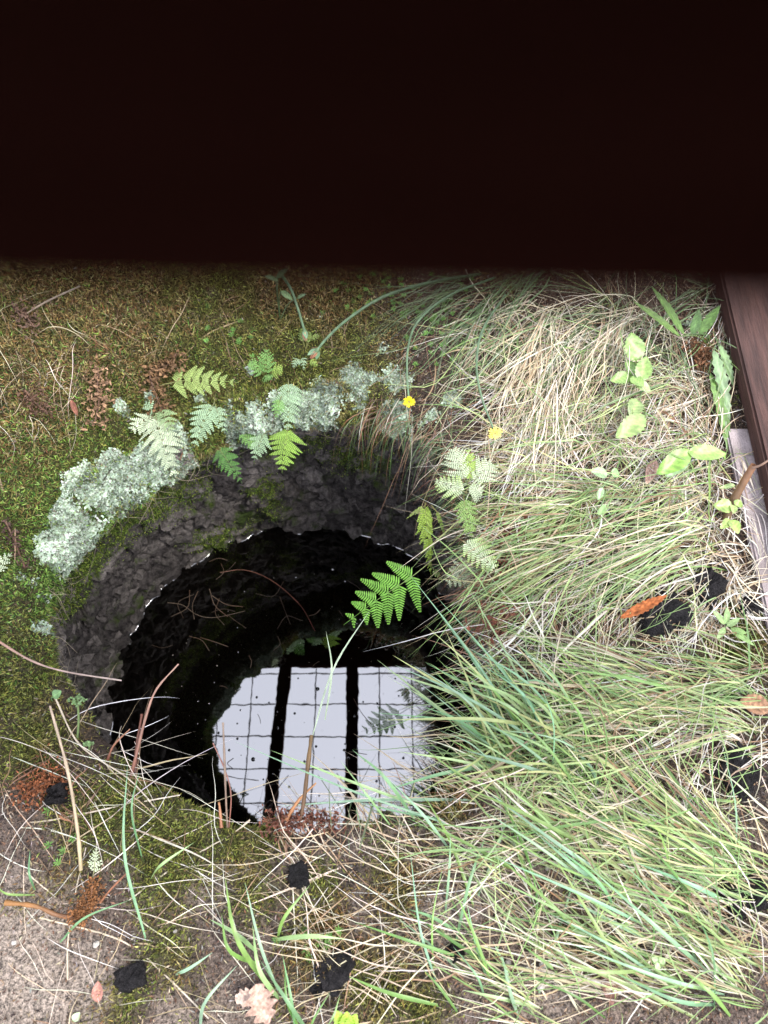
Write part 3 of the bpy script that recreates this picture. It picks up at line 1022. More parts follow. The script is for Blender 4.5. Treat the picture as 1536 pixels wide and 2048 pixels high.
grass('straw_litter', 'loose criss-crossed straws on the gritty soil in front', 'straw', [
    (strands(121, (880, 1790), (250, 110), (-200, -60), 0.75, (120, 330), (0.0, 0.07), (0, 0.02), 0.10, clump=False), (0.0013, 0.0030), STRAW, STRAWW),
    (strands(61, (900, 1960), (300, 90), (-200, -120), 0.8, (100, 320), (0.0, 0.07), (0, 0.02), 0.12, clump=False), (0.0013, 0.0030), STRAW, STRAWW),
    (strands(71, (300, 1720), (330, 150), (200, 40), 0.8, (90, 300), (0.0, 0.06), (0, 0.012), 0.15, clump=False), (0.0011, 0.0024), WHITE, None),
    (strands(30, (200, 1930), (240, 120), (200, 60), 0.9, (60, 260), (0.0, 0.05), (0, 0.01), 0.12, clump=False), (0.0010, 0.0022), STRAW, STRAWW),
    (strands(36, (120, 1520), (150, 90), (150, 60), 0.8, (80, 260), (0.0, 0.10), (0, 0.02), 0.2, clump=False), (0.0010, 0.0022), WHITE, None),
    (strands(54, (60, 760), (110, 130), (80, 120), 1.3, (60, 200), (0.0, 0.12), (0, 0.02), 0.40, clump=False), (0.0009, 0.0019), STRAW, STRAWW),
    (strands(145, (420, 660), (420, 90), (30, 120), 0.9, (40, 150), (0.0, 0.12), (0, 0.01), 0.25, clump=False), (0.0007, 0.0015), BROWN + [(0.35, 0.25, 0.15)], None),
    (strands(36, (880, 780), (70, 130), (-30, 120), 0.5, (60, 220), (0.0, 0.15), (0, 0.02), 0.2, clump=False), (0.0008, 0.0018), STRAW + BROWN, None),
    (strands(21, (830, 1600), (150, 60), (-180, 10), 0.5, (120, 280), (0.02, 0.12), (0, 0.02), 0.15, clump=False), (0.0011, 0.0024), STRAW, STRAWW),
])
grass('brown_stems', 'rust brown dead stems under the grass on the right rim', 'straw', [
    (strands(135, (1050, 1130), (70, 160), (-70, 120), 0.4, (60, 170), (0.0, 0.18), (0, 0.02), 0.2), (0.0018, 0.0040), BROWN, None),
    (strands(45, (100, 1590), (90, 40), (100, -20), 0.8, (40, 110), (0.0, 0.1), (0, 0.015), 0.3), (0.0012, 0.0026), BROWN, None),
    (strands(54, (640, 1655), (80, 14), (20, -60), 1.2, (30, 80), (0.0, 0.3), (0, 0.015), 0.3), (0.0012, 0.0028), BROWN, None),
])


pths = []
for i in range(900):
    t_ = R.uniform(math.radians(-75), math.radians(70)) if i % 5 in (0, 2) else R.uniform(math.radians(-8), math.radians(66))
    r_ = float(rim_r(np.array(t_))) + R.uniform(-0.01, 0.05)
    q = np.array([r_ * math.cos(t_), r_ * math.sin(t_), R.uniform(-0.03, 0.02)])
    a2 = t_ + math.pi + R.normal() * 0.55
    inw = np.array([math.cos(a2), math.sin(a2), 0])
    L = R.uniform(0.04, 0.14)
    dr = R.uniform(0.3, 1.6)
    pths.append(smooth_path([q, q + inw * L * .55 + np.array([0, 0, .10 * L - 0.15 * dr * L]), q + inw * L * R.uniform(.7, 1.0) - np.array([0, 0, dr * L * .8])], 9))
grass('hanging_grass', 'fine dark grass hanging from the right rim into the shaft', 'blade', [
    (np.array(pths[:420]), (0.0010, 0.0022), DKGRN, None), (np.array(pths[420:560]), (0.0009, 0.0018), STRAW, None), (np.array(pths[560:]), (0.0010, 0.0024), BROWN, None)])
VV, FF, CC, k0 = [], [], [], 0
for i in range(150):
    t_ = R.uniform(math.radians(70), math.radians(205))
    r_ = float(rim_r(np.array(t_))) + R.uniform(-0.004, 0.02)
    q = np.array([r_ * math.cos(t_), r_ * math.sin(t_), R.uniform(-0.06, -0.015)])
    L = R.uniform(0.015, 0.07)
    inw = np.array([-math.cos(t_), -math.sin(t_), 0])
    sd = np.array([-math.sin(t_), math.cos(t_), 0])
    pth = smooth_path([q, q + inw * R.uniform(0, .5) * L + sd * R.normal() * .3 * L - np.array([0, 0, .45 * L]), q + inw * R.uniform(0, .6) * L + sd * R.normal() * .5 * L - np.array([0, 0, L])], 7)
    V, F, C = tube_np(pth, np.linspace(0.0006, 0.0003, 7), np.array((0.34, 0.28, 0.2)) * R.uniform(.3, 1.4), 4)
    VV.append(V)
    FF.append(np.array(F) + k0)
    CC.append(C)
    k0 += len(V)
tag(obj('hanging_roots', mesh_np('hanging_roots', np.vstack(VV), np.vstack(FF), M['straw'], np.vstack(CC))), 'hair thin roots hanging from the mossy lip', 'roots', kind='stuff')


# ------------------------------------------------------------------ leaf and frond builders
def frame_of(base, tip, facing=None):
    base, tip = np.asarray(base, float), np.asarray(tip, float)
    d = norm(tip - base)
    f = norm(CAM - base) * 0.7 + np.array([0, 0, 0.7]) if facing is None else np.asarray(facing, float)
    nrm_ = norm(f - d * np.dot(f, d))
    return d, np.cross(d, nrm_), nrm_


def blade_leaf(mb, base, tip, width, col, serr=0.0, nlen=14, curl=0.15, fold=0.25, shape=0.8, facing=None, rib=1.25, lobe=0):
    """a broad leaf: seven vertices across, raised veins by colour of the rib only"""
    d, s, nn_ = frame_of(base, tip, facing)
    L = np.linalg.norm(np.asarray(tip) - np.asarray(base))
    V, C, F = [], [], []
    ac = [-1, -0.66, -0.33, 0, 0.33, 0.66, 1]
    for i in range(nlen + 1):
        t = i / nlen
        w = width * 0.5 * (math.sin(math.pi * min(1, t ** shape)) ** 0.75 + 0.02)
        if serr and 0 < i < nlen:
            w *= 1 + serr * (0.5 if i % 2 else -0.5)
        if lobe:
            w *= 1 + lobe * math.sin(t * 26)
        for q in ac:
            p_ = np.asarray(base) + d * (t * L) + s * (w * q) + nn_ * (fold * w * abs(q) - curl * L * t * t + 0.03 * width * math.sin(9 * t + q * 3))
            V.append(p_)
            k = rib if q == 0 else (1.0 if abs(q) < 0.9 else 0.92)
            C.append(np.clip(np.asarray(col) * k * (1.25 if (i + round(abs(q) * 3)) % 3 == 0 else 0.92), 0, 0.9))
    m_ = len(ac)
    for i in range(nlen):
        for j in range(m_ - 1):
            F.append((i * m_ + j, i * m_ + j + 1, (i + 1) * m_ + j + 1, (i + 1) * m_ + j))
    mb.add(V, F, np.array(C))


def pinna_mesh(L, W, npin, col, droop=0.12, tipcol=None):
    """one pinna along +X with rows of rounded pinnules on both sides, normal +Z"""
    mb = MB()
    col = np.asarray(col, float)
    tipcol = col if tipcol is None else np.asarray(tipcol, float)
    mb.tube([(0, 0, 0), (L * 0.5, 0, -droop * L * 0.25), (L, 0, -droop * L)], [0.0007, 0.0005, 0.0002], col * 0.8, 4)
    for k in range(npin):
        t = (k + 0.4) / npin
        x = t * L
        z = -droop * L * t * t
        pl_ = W * 0.5 * (1 - t) ** 0.75 + W * 0.05
        pw = L / npin * 0.62
        for sg in (-1, 1):
            c = (col * (1 - t) + tipcol * t) * R.uniform(0.88, 1.14)
            a = 0.42
            dx, dy = math.sin(a), sg * math.cos(a)
            tz = R.uniform(-0.25, 0.12)
            pts_ = []
            for (u, v) in ((0, -0.35), (0.35, -0.6), (0.75, -0.48), (1.0, 0.0), (0.78, 0.46), (0.35, 0.56), (0, 0.35)):
                px_ = x + dx * u * pl_ + math.cos(a) * v * pw
                py_ = dy * u * pl_ - sg * math.sin(a) * v * pw
                pts_.append((px_, py_, z + tz * u * pl_ - 0.25 * abs(v) * pw))
            pts_.append((x + dx * 0.5 * pl_, dy * 0.5 * pl_, z + tz * 0.5 * pl_ + 0.0006))
            F = [(i, i + 1, 7) for i in range(6)] + [(6, 0, 7)]
            if sg < 0:
                F = [f[::-1] for f in F]
            C = [np.clip(c * 0.92, 0, 0.9)] * 7 + [np.clip(c * 1.12, 0, 0.9)]
            mb.add(pts_, F, np.array(C))
    return mb


def fern(label, stems, group='small ferns on the well rim'):
    """stems: list of dicts base, lead (first leafy point), tip (3-D), half, pairs, colour"""
    e = empty('fern', stems[0]['base'], label, 'fern', group)
    bo = np.array(stems[0]['base'], float)
    for st in stems:
        base, lead, tip = (np.array(st[k], float) for k in ('base', 'lead', 'tip'))
        col = np.array(st['col'], float)
        sag = st.get('sag', 0.06)
        midp = (lead + tip) / 2 + np.array([0, 0, sag * np.linalg.norm(tip - lead)])
        path = smooth_path([base, lead, midp, tip], 18)
        mb = MB()
        mb.tube(path - bo, np.linspace(0.0012, 0.0004, 18), np.array([st.get('stem', (0.25, 0.22, 0.08)), col * 0.8]), 5)
        fr_ = obj('frond', mb.mesh('frond', M['fern']), e)
        # leafy part
        k0 = int(np.argmin(np.linalg.norm(path - lead, axis=1)))
        leafy = smooth_path(path[k0:], 40) if len(path) - k0 > 2 else path[k0:]
        n_ = st['pairs']
        half = st['half']
        Lf = np.linalg.norm(tip - lead)
        for i in range(n_):
            t = (i + 0.15) / n_
            j = min(len(leafy) - 2, int(t * (len(leafy) - 1)))
            p_ = leafy[j]
            tang = norm(leafy[j + 1] - leafy[j])
            f = norm(CAM - p_) * 0.75 + np.array([0, 0, 0.6]) + np.array(st.get('face', (0, 0, 0)), float)
            nn_ = norm(f - tang * np.dot(f, tang))
            sd = np.cross(nn_, tang)
            prof = (1 - t) ** 0.8 * (0.72 + 0.28 * min(1, t * 5)) + 0.08
            for sg in (-1, 1):
                LL = half * prof * R.uniform(0.88, 1.1)
                if LL < 0.003:
                    continue
                ang = math.radians(st.get('ang', 62) - 14 * t + R.uniform(-6, 6))
                dx = norm(tang * math.cos(ang) + sd * sg * math.sin(ang))
                nz_ = norm(nn_ + sd * sg * R.uniform(-0.25, 0.35) + tang * R.uniform(-0.2, 0.2))
                nz_ = norm(nz_ - dx * np.dot(nz_, dx))
                dy = np.cross(nz_, dx)
                Wd = min(Lf / n_ * 1.25, LL * 0.7) * st.get('fat', 1.0)
                pm = pinna_mesh(LL, Wd, max(3, int(LL / st.get('pin', 0.0036))), col * R.uniform(0.85, 1.12), R.uniform(0.06, 0.38), st.get('tipcol'))
                o = obj('pinna', pm.mesh('pinna', M['fern'], False), fr_)
                o.matrix_local = Matrix(((dx[0], dy[0], nz_[0], p_[0] - bo[0]), (dx[1], dy[1], nz_[1], p_[1] - bo[1]), (dx[2], dy[2], nz_[2], p_[2] - bo[2]), (0, 0, 0, 1)))
    return e


def g3(px, py, dz=0.0):
    """point a little above the ground"""
    q = hit(px, py)
    q = at(px, py, q[2] + dz)
    return q


PALE = (0.64, 0.74, 0.48)
LIME = (0.42, 0.60, 0.12)
MINT = (0.44, 0.62, 0.36)
MID = (0.24, 0.46, 0.12)
DEEP = (0.12, 0.28, 0.06)
mm_ = 0.00092                                            # metres per photo pixel at the rim


def S(base, lead, tip, half, pairs, col, **kw):
    return dict(base=base, lead=lead, tip=tip, half=half * mm_ * 1.22, pairs=pairs, col=col, **kw)


fern('yellow green fern frond pointing right beside the crumpled red brown dead fern', [S(g3(285, 782), g3(348, 764, .02), g3(478, 765, .03), 40, 7, (0.42, 0.55, 0.16))])
fern('large pale whitish fern hanging over the lichen edge, left of the other ferns', [
    S(g3(315, 815), g3(312, 838, .03), at(352, 956, 0.0), 52, 9, PALE, sag=0.15),
    S(g3(310, 815), g3(305, 832, .02), g3(262, 862, .03), 34, 5, PALE), S(g3(315, 812), g3(322, 820, .02), g3(345, 865, .03), 28, 5, (0.4, 0.56, 0.25)), S(g3(312, 812), g3(305, 822, .02), g3(290, 805, .04), 18, 4, MINT)])
fern('mint green fern on the mossy lip between pale fern and dangling fern', [S(g3(430, 800), g3(425, 812, .02), at(388, 895, 0.02), 38, 7, MINT, sag=0.12), S(g3(428, 800), g3(432, 815, .02), g3(450, 868, .03), 20, 5, MINT)])
fern('compact bushy green fern on the moss above the hanging pointed frond', [
    S(g3(533, 752), g3(532, 745, .02), g3(532, 697, .05), 24, 6, MID), S(g3(531, 752), g3(524, 745, .02), g3(497, 724, .04), 22, 5, MID), S(g3(535, 752), g3(543, 746, .02), g3(566, 738, .04), 20, 5, LIME), S(g3(533, 752), g3(532, 750, .02), g3(540, 760, .03), 16, 4, MID)])
fern('tiny three fronded fern beside the thick green bud stalk', [S(g3(612, 700), g3(606, 682, .01), g3(602, 656, .02), 12, 5, (0.33, 0.46, 0.12)), S(g3(612, 700), g3(614, 684, .01), g3(620, 662, .02), 10, 4, (0.33, 0.46, 0.12)), S(g3(612, 700), g3(620, 676, .01), g3(640, 672, .02), 10, 4, (0.33, 0.46, 0.12))])
fern('tiny pale fern below the green bud on the moss', [S(g3(600, 722), g3(596, 718, .01), g3(586, 736, .02), 12, 4, MINT), S(g3(600, 722), g3(606, 716, .01), g3(608, 740, .02), 10, 4, MINT), S(g3(606, 724), g3(620, 722, .01), g3(636, 732, .02), 10, 4, LIME)])
fern('pointed pale mint frond hanging straight down at the far lip', [S(g3(575, 755), g3(577, 768, .02), at(577, 860, 0.0), 42, 9, MINT, sag=0.12), S(g3(565, 790), g3(560, 800, .02), g3(552, 838, .02), 18, 5, MID)])
fern('small dark green fern tucked under the far lip, second of three', [S(at(540, 862, -0.01), at(528, 868, -0.02), at(508, 922, -0.06), 30, 6, MINT, sag=0.1)])
fern('small dull fern under the far lip, leftmost of three hanging there', [S(at(480, 855, -0.01), at(484, 862, -0.02), at(517, 905, -0.05), 22, 6, MID, sag=0.1)])
fern('bright yellow green fern hanging lowest over the dark far wall', [S(at(575, 850, -0.01), at(575, 862, -0.02), at(564, 946, -0.08), 44, 8, (0.36, 0.58, 0.10), sag=0.1, ang=70)])
fern('deep green fern dangling in the dark shaft below the lip', [S(at(436, 890, -0.01), at(440, 900, -0.03), at(484, 966, -0.08), 30, 7, DEEP, sag=0.1)])
fern('pale fern clump with several fronds under the second yellow flower', [
    S(at(930, 965, 0.070), at(928, 955, 0.080), at(906, 896, 0.100), 40, 8, PALE), S(at(935, 985, 0.070), at(925, 982, 0.080), at(868, 962, 0.070), 32, 7, PALE, tipcol=LIME), S(at(928, 990, 0.060), at(928, 1002, 0.050), at(944, 1078, 0.020), 27, 8, (0.33, 0.52, 0.14)),
    S(at(930, 985, 0.070), at(938, 978, 0.080), at(965, 985, 0.080), 29, 6, PALE), S(at(935, 965, 0.080), at(940, 955, 0.080), at(936, 895, 0.100), 24, 6, LIME), S(at(940, 975, 0.070), at(950, 960, 0.080), at(985, 925, 0.100), 37, 6, PALE)])
fern('limp twisted yellow green fern trailing down the right wall', [
    S(at(852, 1005, 0.030), at(850, 1015, 0.020), at(862, 1150, -0.110), 35, 11, (0.30, 0.44, 0.06), ang=38, face=(0.6, 0.2, 0)), S(at(852, 1008, 0.030), at(845, 1015, 0.020), at(812, 1038, 0.000), 10, 6, (0.36, 0.46, 0.12), ang=30), S(at(862, 1010, 0.030), at(874, 1025, 0.010), at(893, 1082, -0.050), 10, 8, (0.28, 0.42, 0.08), ang=30),
    S(at(862, 1130, -0.100), at(868, 1140, -0.110), at(886, 1166, -0.150), 12, 5, (0.36, 0.46, 0.16), ang=35)])
fern('pale fern frond lying right below the clump, tip towards the grass', [S(at(925, 1082, 0.050), at(932, 1086, 0.050), at(1001, 1150, 0.040), 32, 8, PALE, tipcol=LIME)])
fern('short pale frond at the water side of the right wall', [S(at(950, 1128, -0.010), at(944, 1132, -0.010), at(893, 1170, -0.050), 35, 6, PALE), S(at(950, 1128, -0.010), at(954, 1136, -0.010), at(972, 1166, -0.030), 16, 4, PALE)])
fern('bright green fern spread over the black water with long toothed leaflets', [
    S(at(905, 1085, -0.03), at(828, 1150, -0.06), at(687, 1250, -0.14), 74, 6, (0.22, 0.50, 0.06), ang=64, pin=0.0048, sag=0.04, fat=0.9, stem=(0.35, 0.34, 0.16))])
fern('tiny fern sprout beside the rusty rhizome in the lower left', [S(g3(182, 1765), g3(188, 1742, .02), g3(193, 1694, .05), 13, 7, PALE)], 'fern sprouts on the ground')
fern('half seen fern tip at the left edge of the moss', [S(g3(-20, 1150), g3(-12, 1140, .02), g3(24, 1106, .03), 18, 5, PALE)], 'fern sprouts on the ground')

# star moss
mb = MB()
cc = []
for (cx, cy, sx, sy, k) in ((890, 640, 70, 90, 75), (740, 590, 90, 40, 30), (480, 660, 130, 60, 12), (150, 1700, 60, 60, 5), (640, 1880, 60, 30, 8), (970, 720, 40, 60, 12)):
    for _ in range(k):
        q = hit(cx + R.normal() * sx * 0.55, cy + R.normal() * sy * 0.55)
        c = np.array([0.09, 0.19, 0.04]) * R.uniform(0.7, 1.5)
        q[2] += R.uniform(0.003, 0.012)
        nl = 11
        for i in range(nl):
            a_ = i / nl * 6.283 + R.uniform(-0.2, 0.2)
            h = R.uniform(0.2, 0.9)
            L = R.uniform(0.006, 0.011)
            d = norm(np.array([math.cos(a_), math.sin(a_), h]))
            sd = np.array([-math.sin(a_), math.cos(a_), 0]) * 0.0008
            mb.add([q, q + d * L * .5 + sd, q + d * L, q + d * L * .5 - sd], [(0, 1, 2, 3)], np.array([c * .7, c, c * 1.3, c]))
tag(obj('star_moss', mb.mesh('star_moss', M['moss'], False)), 'green star shaped haircap moss shoots on the far bank', 'moss', kind='stuff')


# ------------------------------------------------------------------ flowers and buds
def stalk_path(pts, z):
    return smooth_path([at(x_, y_, z_) for (x_, y_), z_ in zip(pts, z)], 20)


def flower(label, pts, z, rad=0.012, closed=False, pale=0.0):
    path = stalk_path(pts, z)
    e = empty('yellow_flower' if not closed else 'flower_bud', path[0], label, 'flower' if not closed else 'flower bud')
    bo = path[0]
    mb = MB()
    mb.tube(path - bo, np.linspace(0.0026, 0.0019, 20) if not closed else np.linspace(0.0034, 0.0024, 20), np.array([(0.13, 0.22, 0.10), (0.20, 0.33, 0.17)]), 7)
    obj('stem', mb.mesh('stem', M['leaf']), e)
    tip = path[-1] - bo
    d = norm(path[-1] - path[-3])
    if not closed:
        d = norm(d * 0.4 + norm(CAM - path[-1]) * 0.8)
    ref = norm(np.cross(d, [0.3, 0.9, 0.2]))
    r2 = np.cross(d, ref)
    mb = MB()
    mb.tube([tip - d * 0.009, tip - d * 0.005, tip - d * 0.001, tip + d * (0.0015 if not closed else 0.008), tip + d * (0.002 if not closed else 0.013)], [0.001, 0.004, 0.0045, 0.0038, 0.001], (0.16, 0.27, 0.11), 9)
    obj('calyx', mb.mesh('calyx', M['leaf']), e)
    mb = MB()
    if closed:
        for i in range(7):
            a_ = i / 7 * 6.28
            o_ = ref * math.cos(a_) + r2 * math.sin(a_)
            mb.tube([tip + o_ * 0.003, tip + o_ * 0.0042 + d * 0.008, tip + o_ * 0.002 + d * 0.019], [0.0012, 0.0014, 0.0003], (0.45, 0.20, 0.12), 4)
        obj('bract', mb.mesh('bract', M['petal']), e)
        for s_ in (-1, 1):
            mb = MB()
            blade_leaf(mb, tip - d * 0.004, tip + d * 0.016 + ref * s_ * 0.012, 0.011, (0.22, 0.36, 0.18), nlen=6)
            obj('leaf', mb.mesh('leaf', M['leaf']), e)
        return e
    for ring, (n_, L, h, c) in enumerate(((15, rad, 0.12, (0.86, 0.66, 0.02)), (11, rad * 0.72, 0.38, (0.88, 0.72, 0.03)), (8, rad * 0.42, 0.8, (0.82, 0.58, 0.01)))):
        for i in range(n_):
            a_ = (i + R.uniform(-0.25, 0.25)) / n_ * 6.283 + ring
            o_ = ref * math.cos(a_) + r2 * math.sin(a_)
            s_ = (-ref * math.sin(a_) + r2 * math.cos(a_)) * 0.0017
            LL = L * R.uniform(0.85, 1.1)
            p0, p1, p2 = tip + d * 0.001, tip + o_ * LL * .55 + d * h * LL * .5, tip + o_ * LL + d * h * LL * R.uniform(.6, 1.1)
            mb.add([p0 - s_ * .4, p0 + s_ * .4, p1 + s_, p2 + s_ * .8, p2 - s_ * .8, p1 - s_], [(0, 1, 2, 5), (5, 2, 3, 4)], np.clip(np.array(c) * R.uniform(.9, 1.1) + pale * np.array([.3, .5, .9]), 0, 1))
    obj('petals', mb.mesh('petals', M['petal'], False), e)
    return e


flower('yellow flower on a bent green stalk in front of the lichen rock', [(990, 555), (900, 590), (838, 640), (817, 690), (814, 745), (818, 803)], [0.12, 0.17, 0.18, 0.15, 0.12, 0.09])
flower('overexposed yellow flower above the pale fern clump, its stalk by the dry grass', [(1010, 590), (965, 660), (953, 730), (962, 790), (978, 835), (990, 866)], [0.10, 0.15, 0.15, 0.13, 0.11, 0.09], 0.014, pale=0.16)  # overexposure put into the petal colour by paling it
flower('closed flower bud on a thick arching green stalk over the moss', [(960, 548), (860, 565), (770, 592), (700, 635), (655, 675), (633, 702)], [0.10, 0.17, 0.20, 0.19, 0.16, 0.14], closed=True)
flower('thin upright bud stalk above the tiny three fronded fern', [(556, 540), (580, 575), (595, 615), (607, 655), (609, 664)], [0.10, 0.13, 0.12, 0.09, 0.085], closed=True)


# ------------------------------------------------------------------ broad-leaved plants
def plant(name, label, root, leaves, group=None, cat='plant'):
    """leaves: (base px, tip px, width px, colour, serration, lift base, lift tip)"""
    r0 = g3(*root)
    e = empty(name, r0, label, cat, group)
    mbs = MB()
    for (b, t_, w, c, sr, z0_, z1_) in leaves:
        z0_, z1_ = z0_ + 0.012 * (root[0] > 1000), z1_ + 0.015 * (root[0] > 1000)
        B, T = g3(b[0], b[1], z0_), g3(t_[0], t_[1], z1_)
        mid = (r0 + B) / 2 + np.array([0, 0, z0_ * 0.35])
        mbs.tube(smooth_path([r0, mid, B], 8) - r0, 0.0011, np.array(c) * 0.8, 5)
        mb = MB()
        blade_leaf(mb, B - r0, T - r0, w * mm_, np.array(c), sr, 16, R.uniform(0.02, 0.12), R.uniform(0.12, 0.3), 0.8)
        obj('leaf', mb.mesh('leaf', M['leaf']), e)
    obj('stem', mbs.mesh('stem', M['leaf']), e)
    return e


LG = (0.30, 0.48, 0.12)
plant('leafy_plant', 'light green plant with rounded toothed leaves standing out of the dry grass', (1266, 770), [
    ((1272, 722), (1266, 664), 48, LG, 0.18, .06, .08), ((1280, 762), (1294, 712), 36, LG, 0.16, .06, .07), ((1272, 752), (1254, 718), 30, (0.27, 0.46, 0.12), 0.16, .05, .05),
    ((1262, 752), (1222, 760), 30, LG, 0.16, .05, .05), ((1262, 754), (1288, 772), 26, LG, 0.16, .06, .06), ((1270, 762), (1302, 782), 24, (0.4, 0.58, 0.2), 0.16, .06, .05)])
plant('leafy_plant', 'pale toothed leaf pair half buried in bleached grass below the rounded leaves', (1290, 850), [
    ((1290, 832), (1236, 872), 44, (0.36, 0.52, 0.16), 0.18, .05, .05), ((1276, 800), (1262, 830), 36, (0.34, 0.48, 0.16), 0.16, .04, .04)])
plant('leafy_plant', 'two long oval green leaves beside the concrete strip', (1440, 930), [
    ((1382, 902), (1316, 946), 40, (0.28, 0.52, 0.08), 0.06, .08, .06), ((1378, 906), (1334, 952), 34, (0.40, 0.60, 0.30), 0.05, .07, .05), ((1376, 905), (1456, 906), 34, (0.34, 0.56, 0.12), 0.05, .08, .08), ((1445, 905), (1452, 918), 12, (0.28, 0.46, 0.1), 0, .05, .03)])
plant('dandelion', 'dandelion with long jagged leaves growing beside the brown plank', (1420, 700), [
    ((1420, 745), (1478, 925), 24, (0.19, 0.34, 0.08), 0.35, .02, .0), ((1428, 700), (1464, 838), 28, (0.22, 0.36, 0.15), 0.45, .04, .0), ((1440, 690), (1470, 770), 20, (0.22, 0.36, 0.14), 0.4, .03, .01),
    ((1398, 668), (1440, 612), 24, (0.17, 0.33, 0.07), 0.2, .05, .10), ((1385, 668), (1400, 620), 24, (0.15, 0.30, 0.08), 0.2, .05, .09), ((1368, 668), (1310, 572), 22, (0.18, 0.33, 0.07), 0.2, .05, .12), ((1360, 672), (1270, 600), 18, (0.2, 0.34, 0.08), 0.2, .05, .12)])
plant('seedling', 'small light green sprig with pointed leaves in the bleached grass', (1215, 965), [
    ((1215, 950), (1182, 940), 22, (0.40, 0.60, 0.28), 0.1, .06, .07), ((1222, 945), (1240, 948), 20, (0.30, 0.52, 0.18), 0.1, .06, .05), ((1205, 975), (1196, 1000), 14, (0.38, 0.58, 0.28), 0.1, .05, .04), ((1196, 1030), (1212, 1008), 12, (0.34, 0.54, 0.2), 0.1, .04, .05)])
plant('seedling', 'light green seedling rosette on the yellow moss at the right edge', (1450, 1250), [
    ((1450, 1248), (1428, 1222), 12, (0.36, 0.52, 0.2), 0, .02, .04), ((1452, 1248), (1456, 1216), 14, (0.36, 0.54, 0.2), 0, .02, .04), ((1454, 1252), (1480, 1236), 12, (0.36, 0.52, 0.2), 0, .02, .04), ((1450, 1256), (1436, 1276), 12, (0.36, 0.52, 0.2), 0, .02, .03), ((1462, 1258), (1494, 1266), 12, (0.3, 0.48, 0.14), 0, .02, .03), ((1462, 1260), (1510, 1290), 12, (0.3, 0.48, 0.14), 0, .02, .03)])
plant('seedling', 'bright lime lobed leaf at the bottom edge', (690, 2075), [
    ((690, 2062), (672, 2022), 22, (0.42, 0.68, 0.05), 0.25, .03, .05), ((692, 2062), (694, 2024), 24, (0.42, 0.68, 0.05), 0.25, .03, .05), ((695, 2062), (712, 2032), 22, (0.40, 0.64, 0.05), 0.25, .03, .05)])
plant('seedling', 'tiny rounded green seedling on the left wall edge', (105, 1402), [((106, 1394), (122, 1382), 18, (0.22, 0.42, 0.14), 0.3, .02, .03)])
plant('seedling', 'small green clover sprig in the lower right swath', (1318, 1925), [
    ((1316, 1922), (1304, 1916), 10, (0.42, 0.6, 0.25), 0, .04, .04), ((1318, 1924), (1330, 1918), 11, (0.42, 0.6, 0.25), 0, .04, .04), ((1318, 1926), (1312, 1938), 10, (0.42, 0.6, 0.25), 0, .04, .04)])
plant('seedling', 'little leafy shoots under the beam above the bud stalk', (560, 640), [
    ((562, 582), (585, 600), 14, (0.20, 0.32, 0.12), 0, .06, .06), ((556, 560), (530, 552), 12, (0.16, 0.24, 0.10), 0, .07, .08), ((552, 556), (575, 536), 14, (0.16, 0.24, 0.10), 0, .07, .09), ((594, 596), (612, 588), 10, (0.20, 0.3, 0.14), 0, .04, .05)])

# fiddleheads
def fiddle(label, root, top, z, rad):
    b, t_ = g3(*root), at(top[0], top[1], z)
    e = empty('fern_fiddlehead', b, label, 'fern')
    mb = MB()
    mb.tube(smooth_path([b, (b + t_) / 2 + np.array([0.002, 0, 0]), t_], 10) - b, 0.0019, (0.20, 0.28, 0.10), 6)
    obj('stem', mb.mesh('stem', M['fern']), e)
    mb = MB()
    for i in range(46):
        a_ = R.uniform(0, 6.28)
        q = t_ - b + np.array([math.cos(a_) * rad * R.uniform(.2, 1), math.sin(a_) * rad * 0.5 * R.uniform(.2, 1), R.uniform(-.003, .004)])
        mb.tube([q, q + R.normal(size=3) * 0.0012 + np.array([0, 0, 0.0016]), q + R.normal(size=3) * 0.001 + np.array([0, 0, 0.003])], [0.0015, 0.0019, 0.0006], np.array((0.28, 0.44, 0.18)) * R.uniform(.7, 1.25), 5)
    obj('curled_leaf', mb.mesh('curled_leaf', M['fern']), e)


fiddle('curled green fern crozier on a straight stalk at the left rim', (155, 1475), (155, 1400), 0.06, 0.017)
fiddle('small curled green crozier low on the left rim, near the short red stems', (177, 1500), (177, 1488), 0.025, 0.008)


# ------------------------------------------------------------------ single stalks and straws
def stalk(name, label, cat, pts, z, r0, r1, c0, c1, group=None, n_=18):
    path = smooth_path([at(x_, y_, z_) if z_ is not None else hit(x_, y_) for (x_, y_), z_ in zip(pts, z)], n_)
    b = path[0].copy()
    mb = MB()
    mb.tube(path - b, np.linspace(r0, r1, n_) * (1 + 0.12 * R.normal(size=n_)), np.array([c0, c1]), 6)
    o = obj(name, mb.mesh(name, M['straw']))
    o.location = b
    return tag(o, label, cat, group)


RU, RD = (0.16, 0.05, 0.025), (0.42, 0.20, 0.11)
stalk('fern_stalk', 'long arching rust red dead stalk reaching over the black water', 'stalk', [(262, 1552), (275, 1500), (290, 1440), (312, 1380), (357, 1328)], [0.0, .02, .04, .05, .05], .0030, .0012, RU, (0.55, 0.33, 0.24))
stalk('fern_stalk', 'straight dark stub standing against the long rust red stalk', 'stalk', [(270, 1545), (274, 1490), (284, 1428)], [0.0, .02, .04], .0030, .0022, (0.09, 0.04, 0.025), RU)
stalk('fern_stalk', 'short pointed red stalk at the rim left of the long one', 'stalk', [(215, 1520), (228, 1490), (260, 1458)], [0.0, .02, .03], .0024, .0010, RU, RD)
stalk('fern_stalk', 'brown upright dead stem in front of the mirrored sky, middle one', 'stalk', [(598, 1655), (608, 1600), (616, 1530), (623, 1470)], [0.0, .02, .05, .06], .0032, .0036, (0.10, 0.045, 0.02), (0.17, 0.10, 0.03))
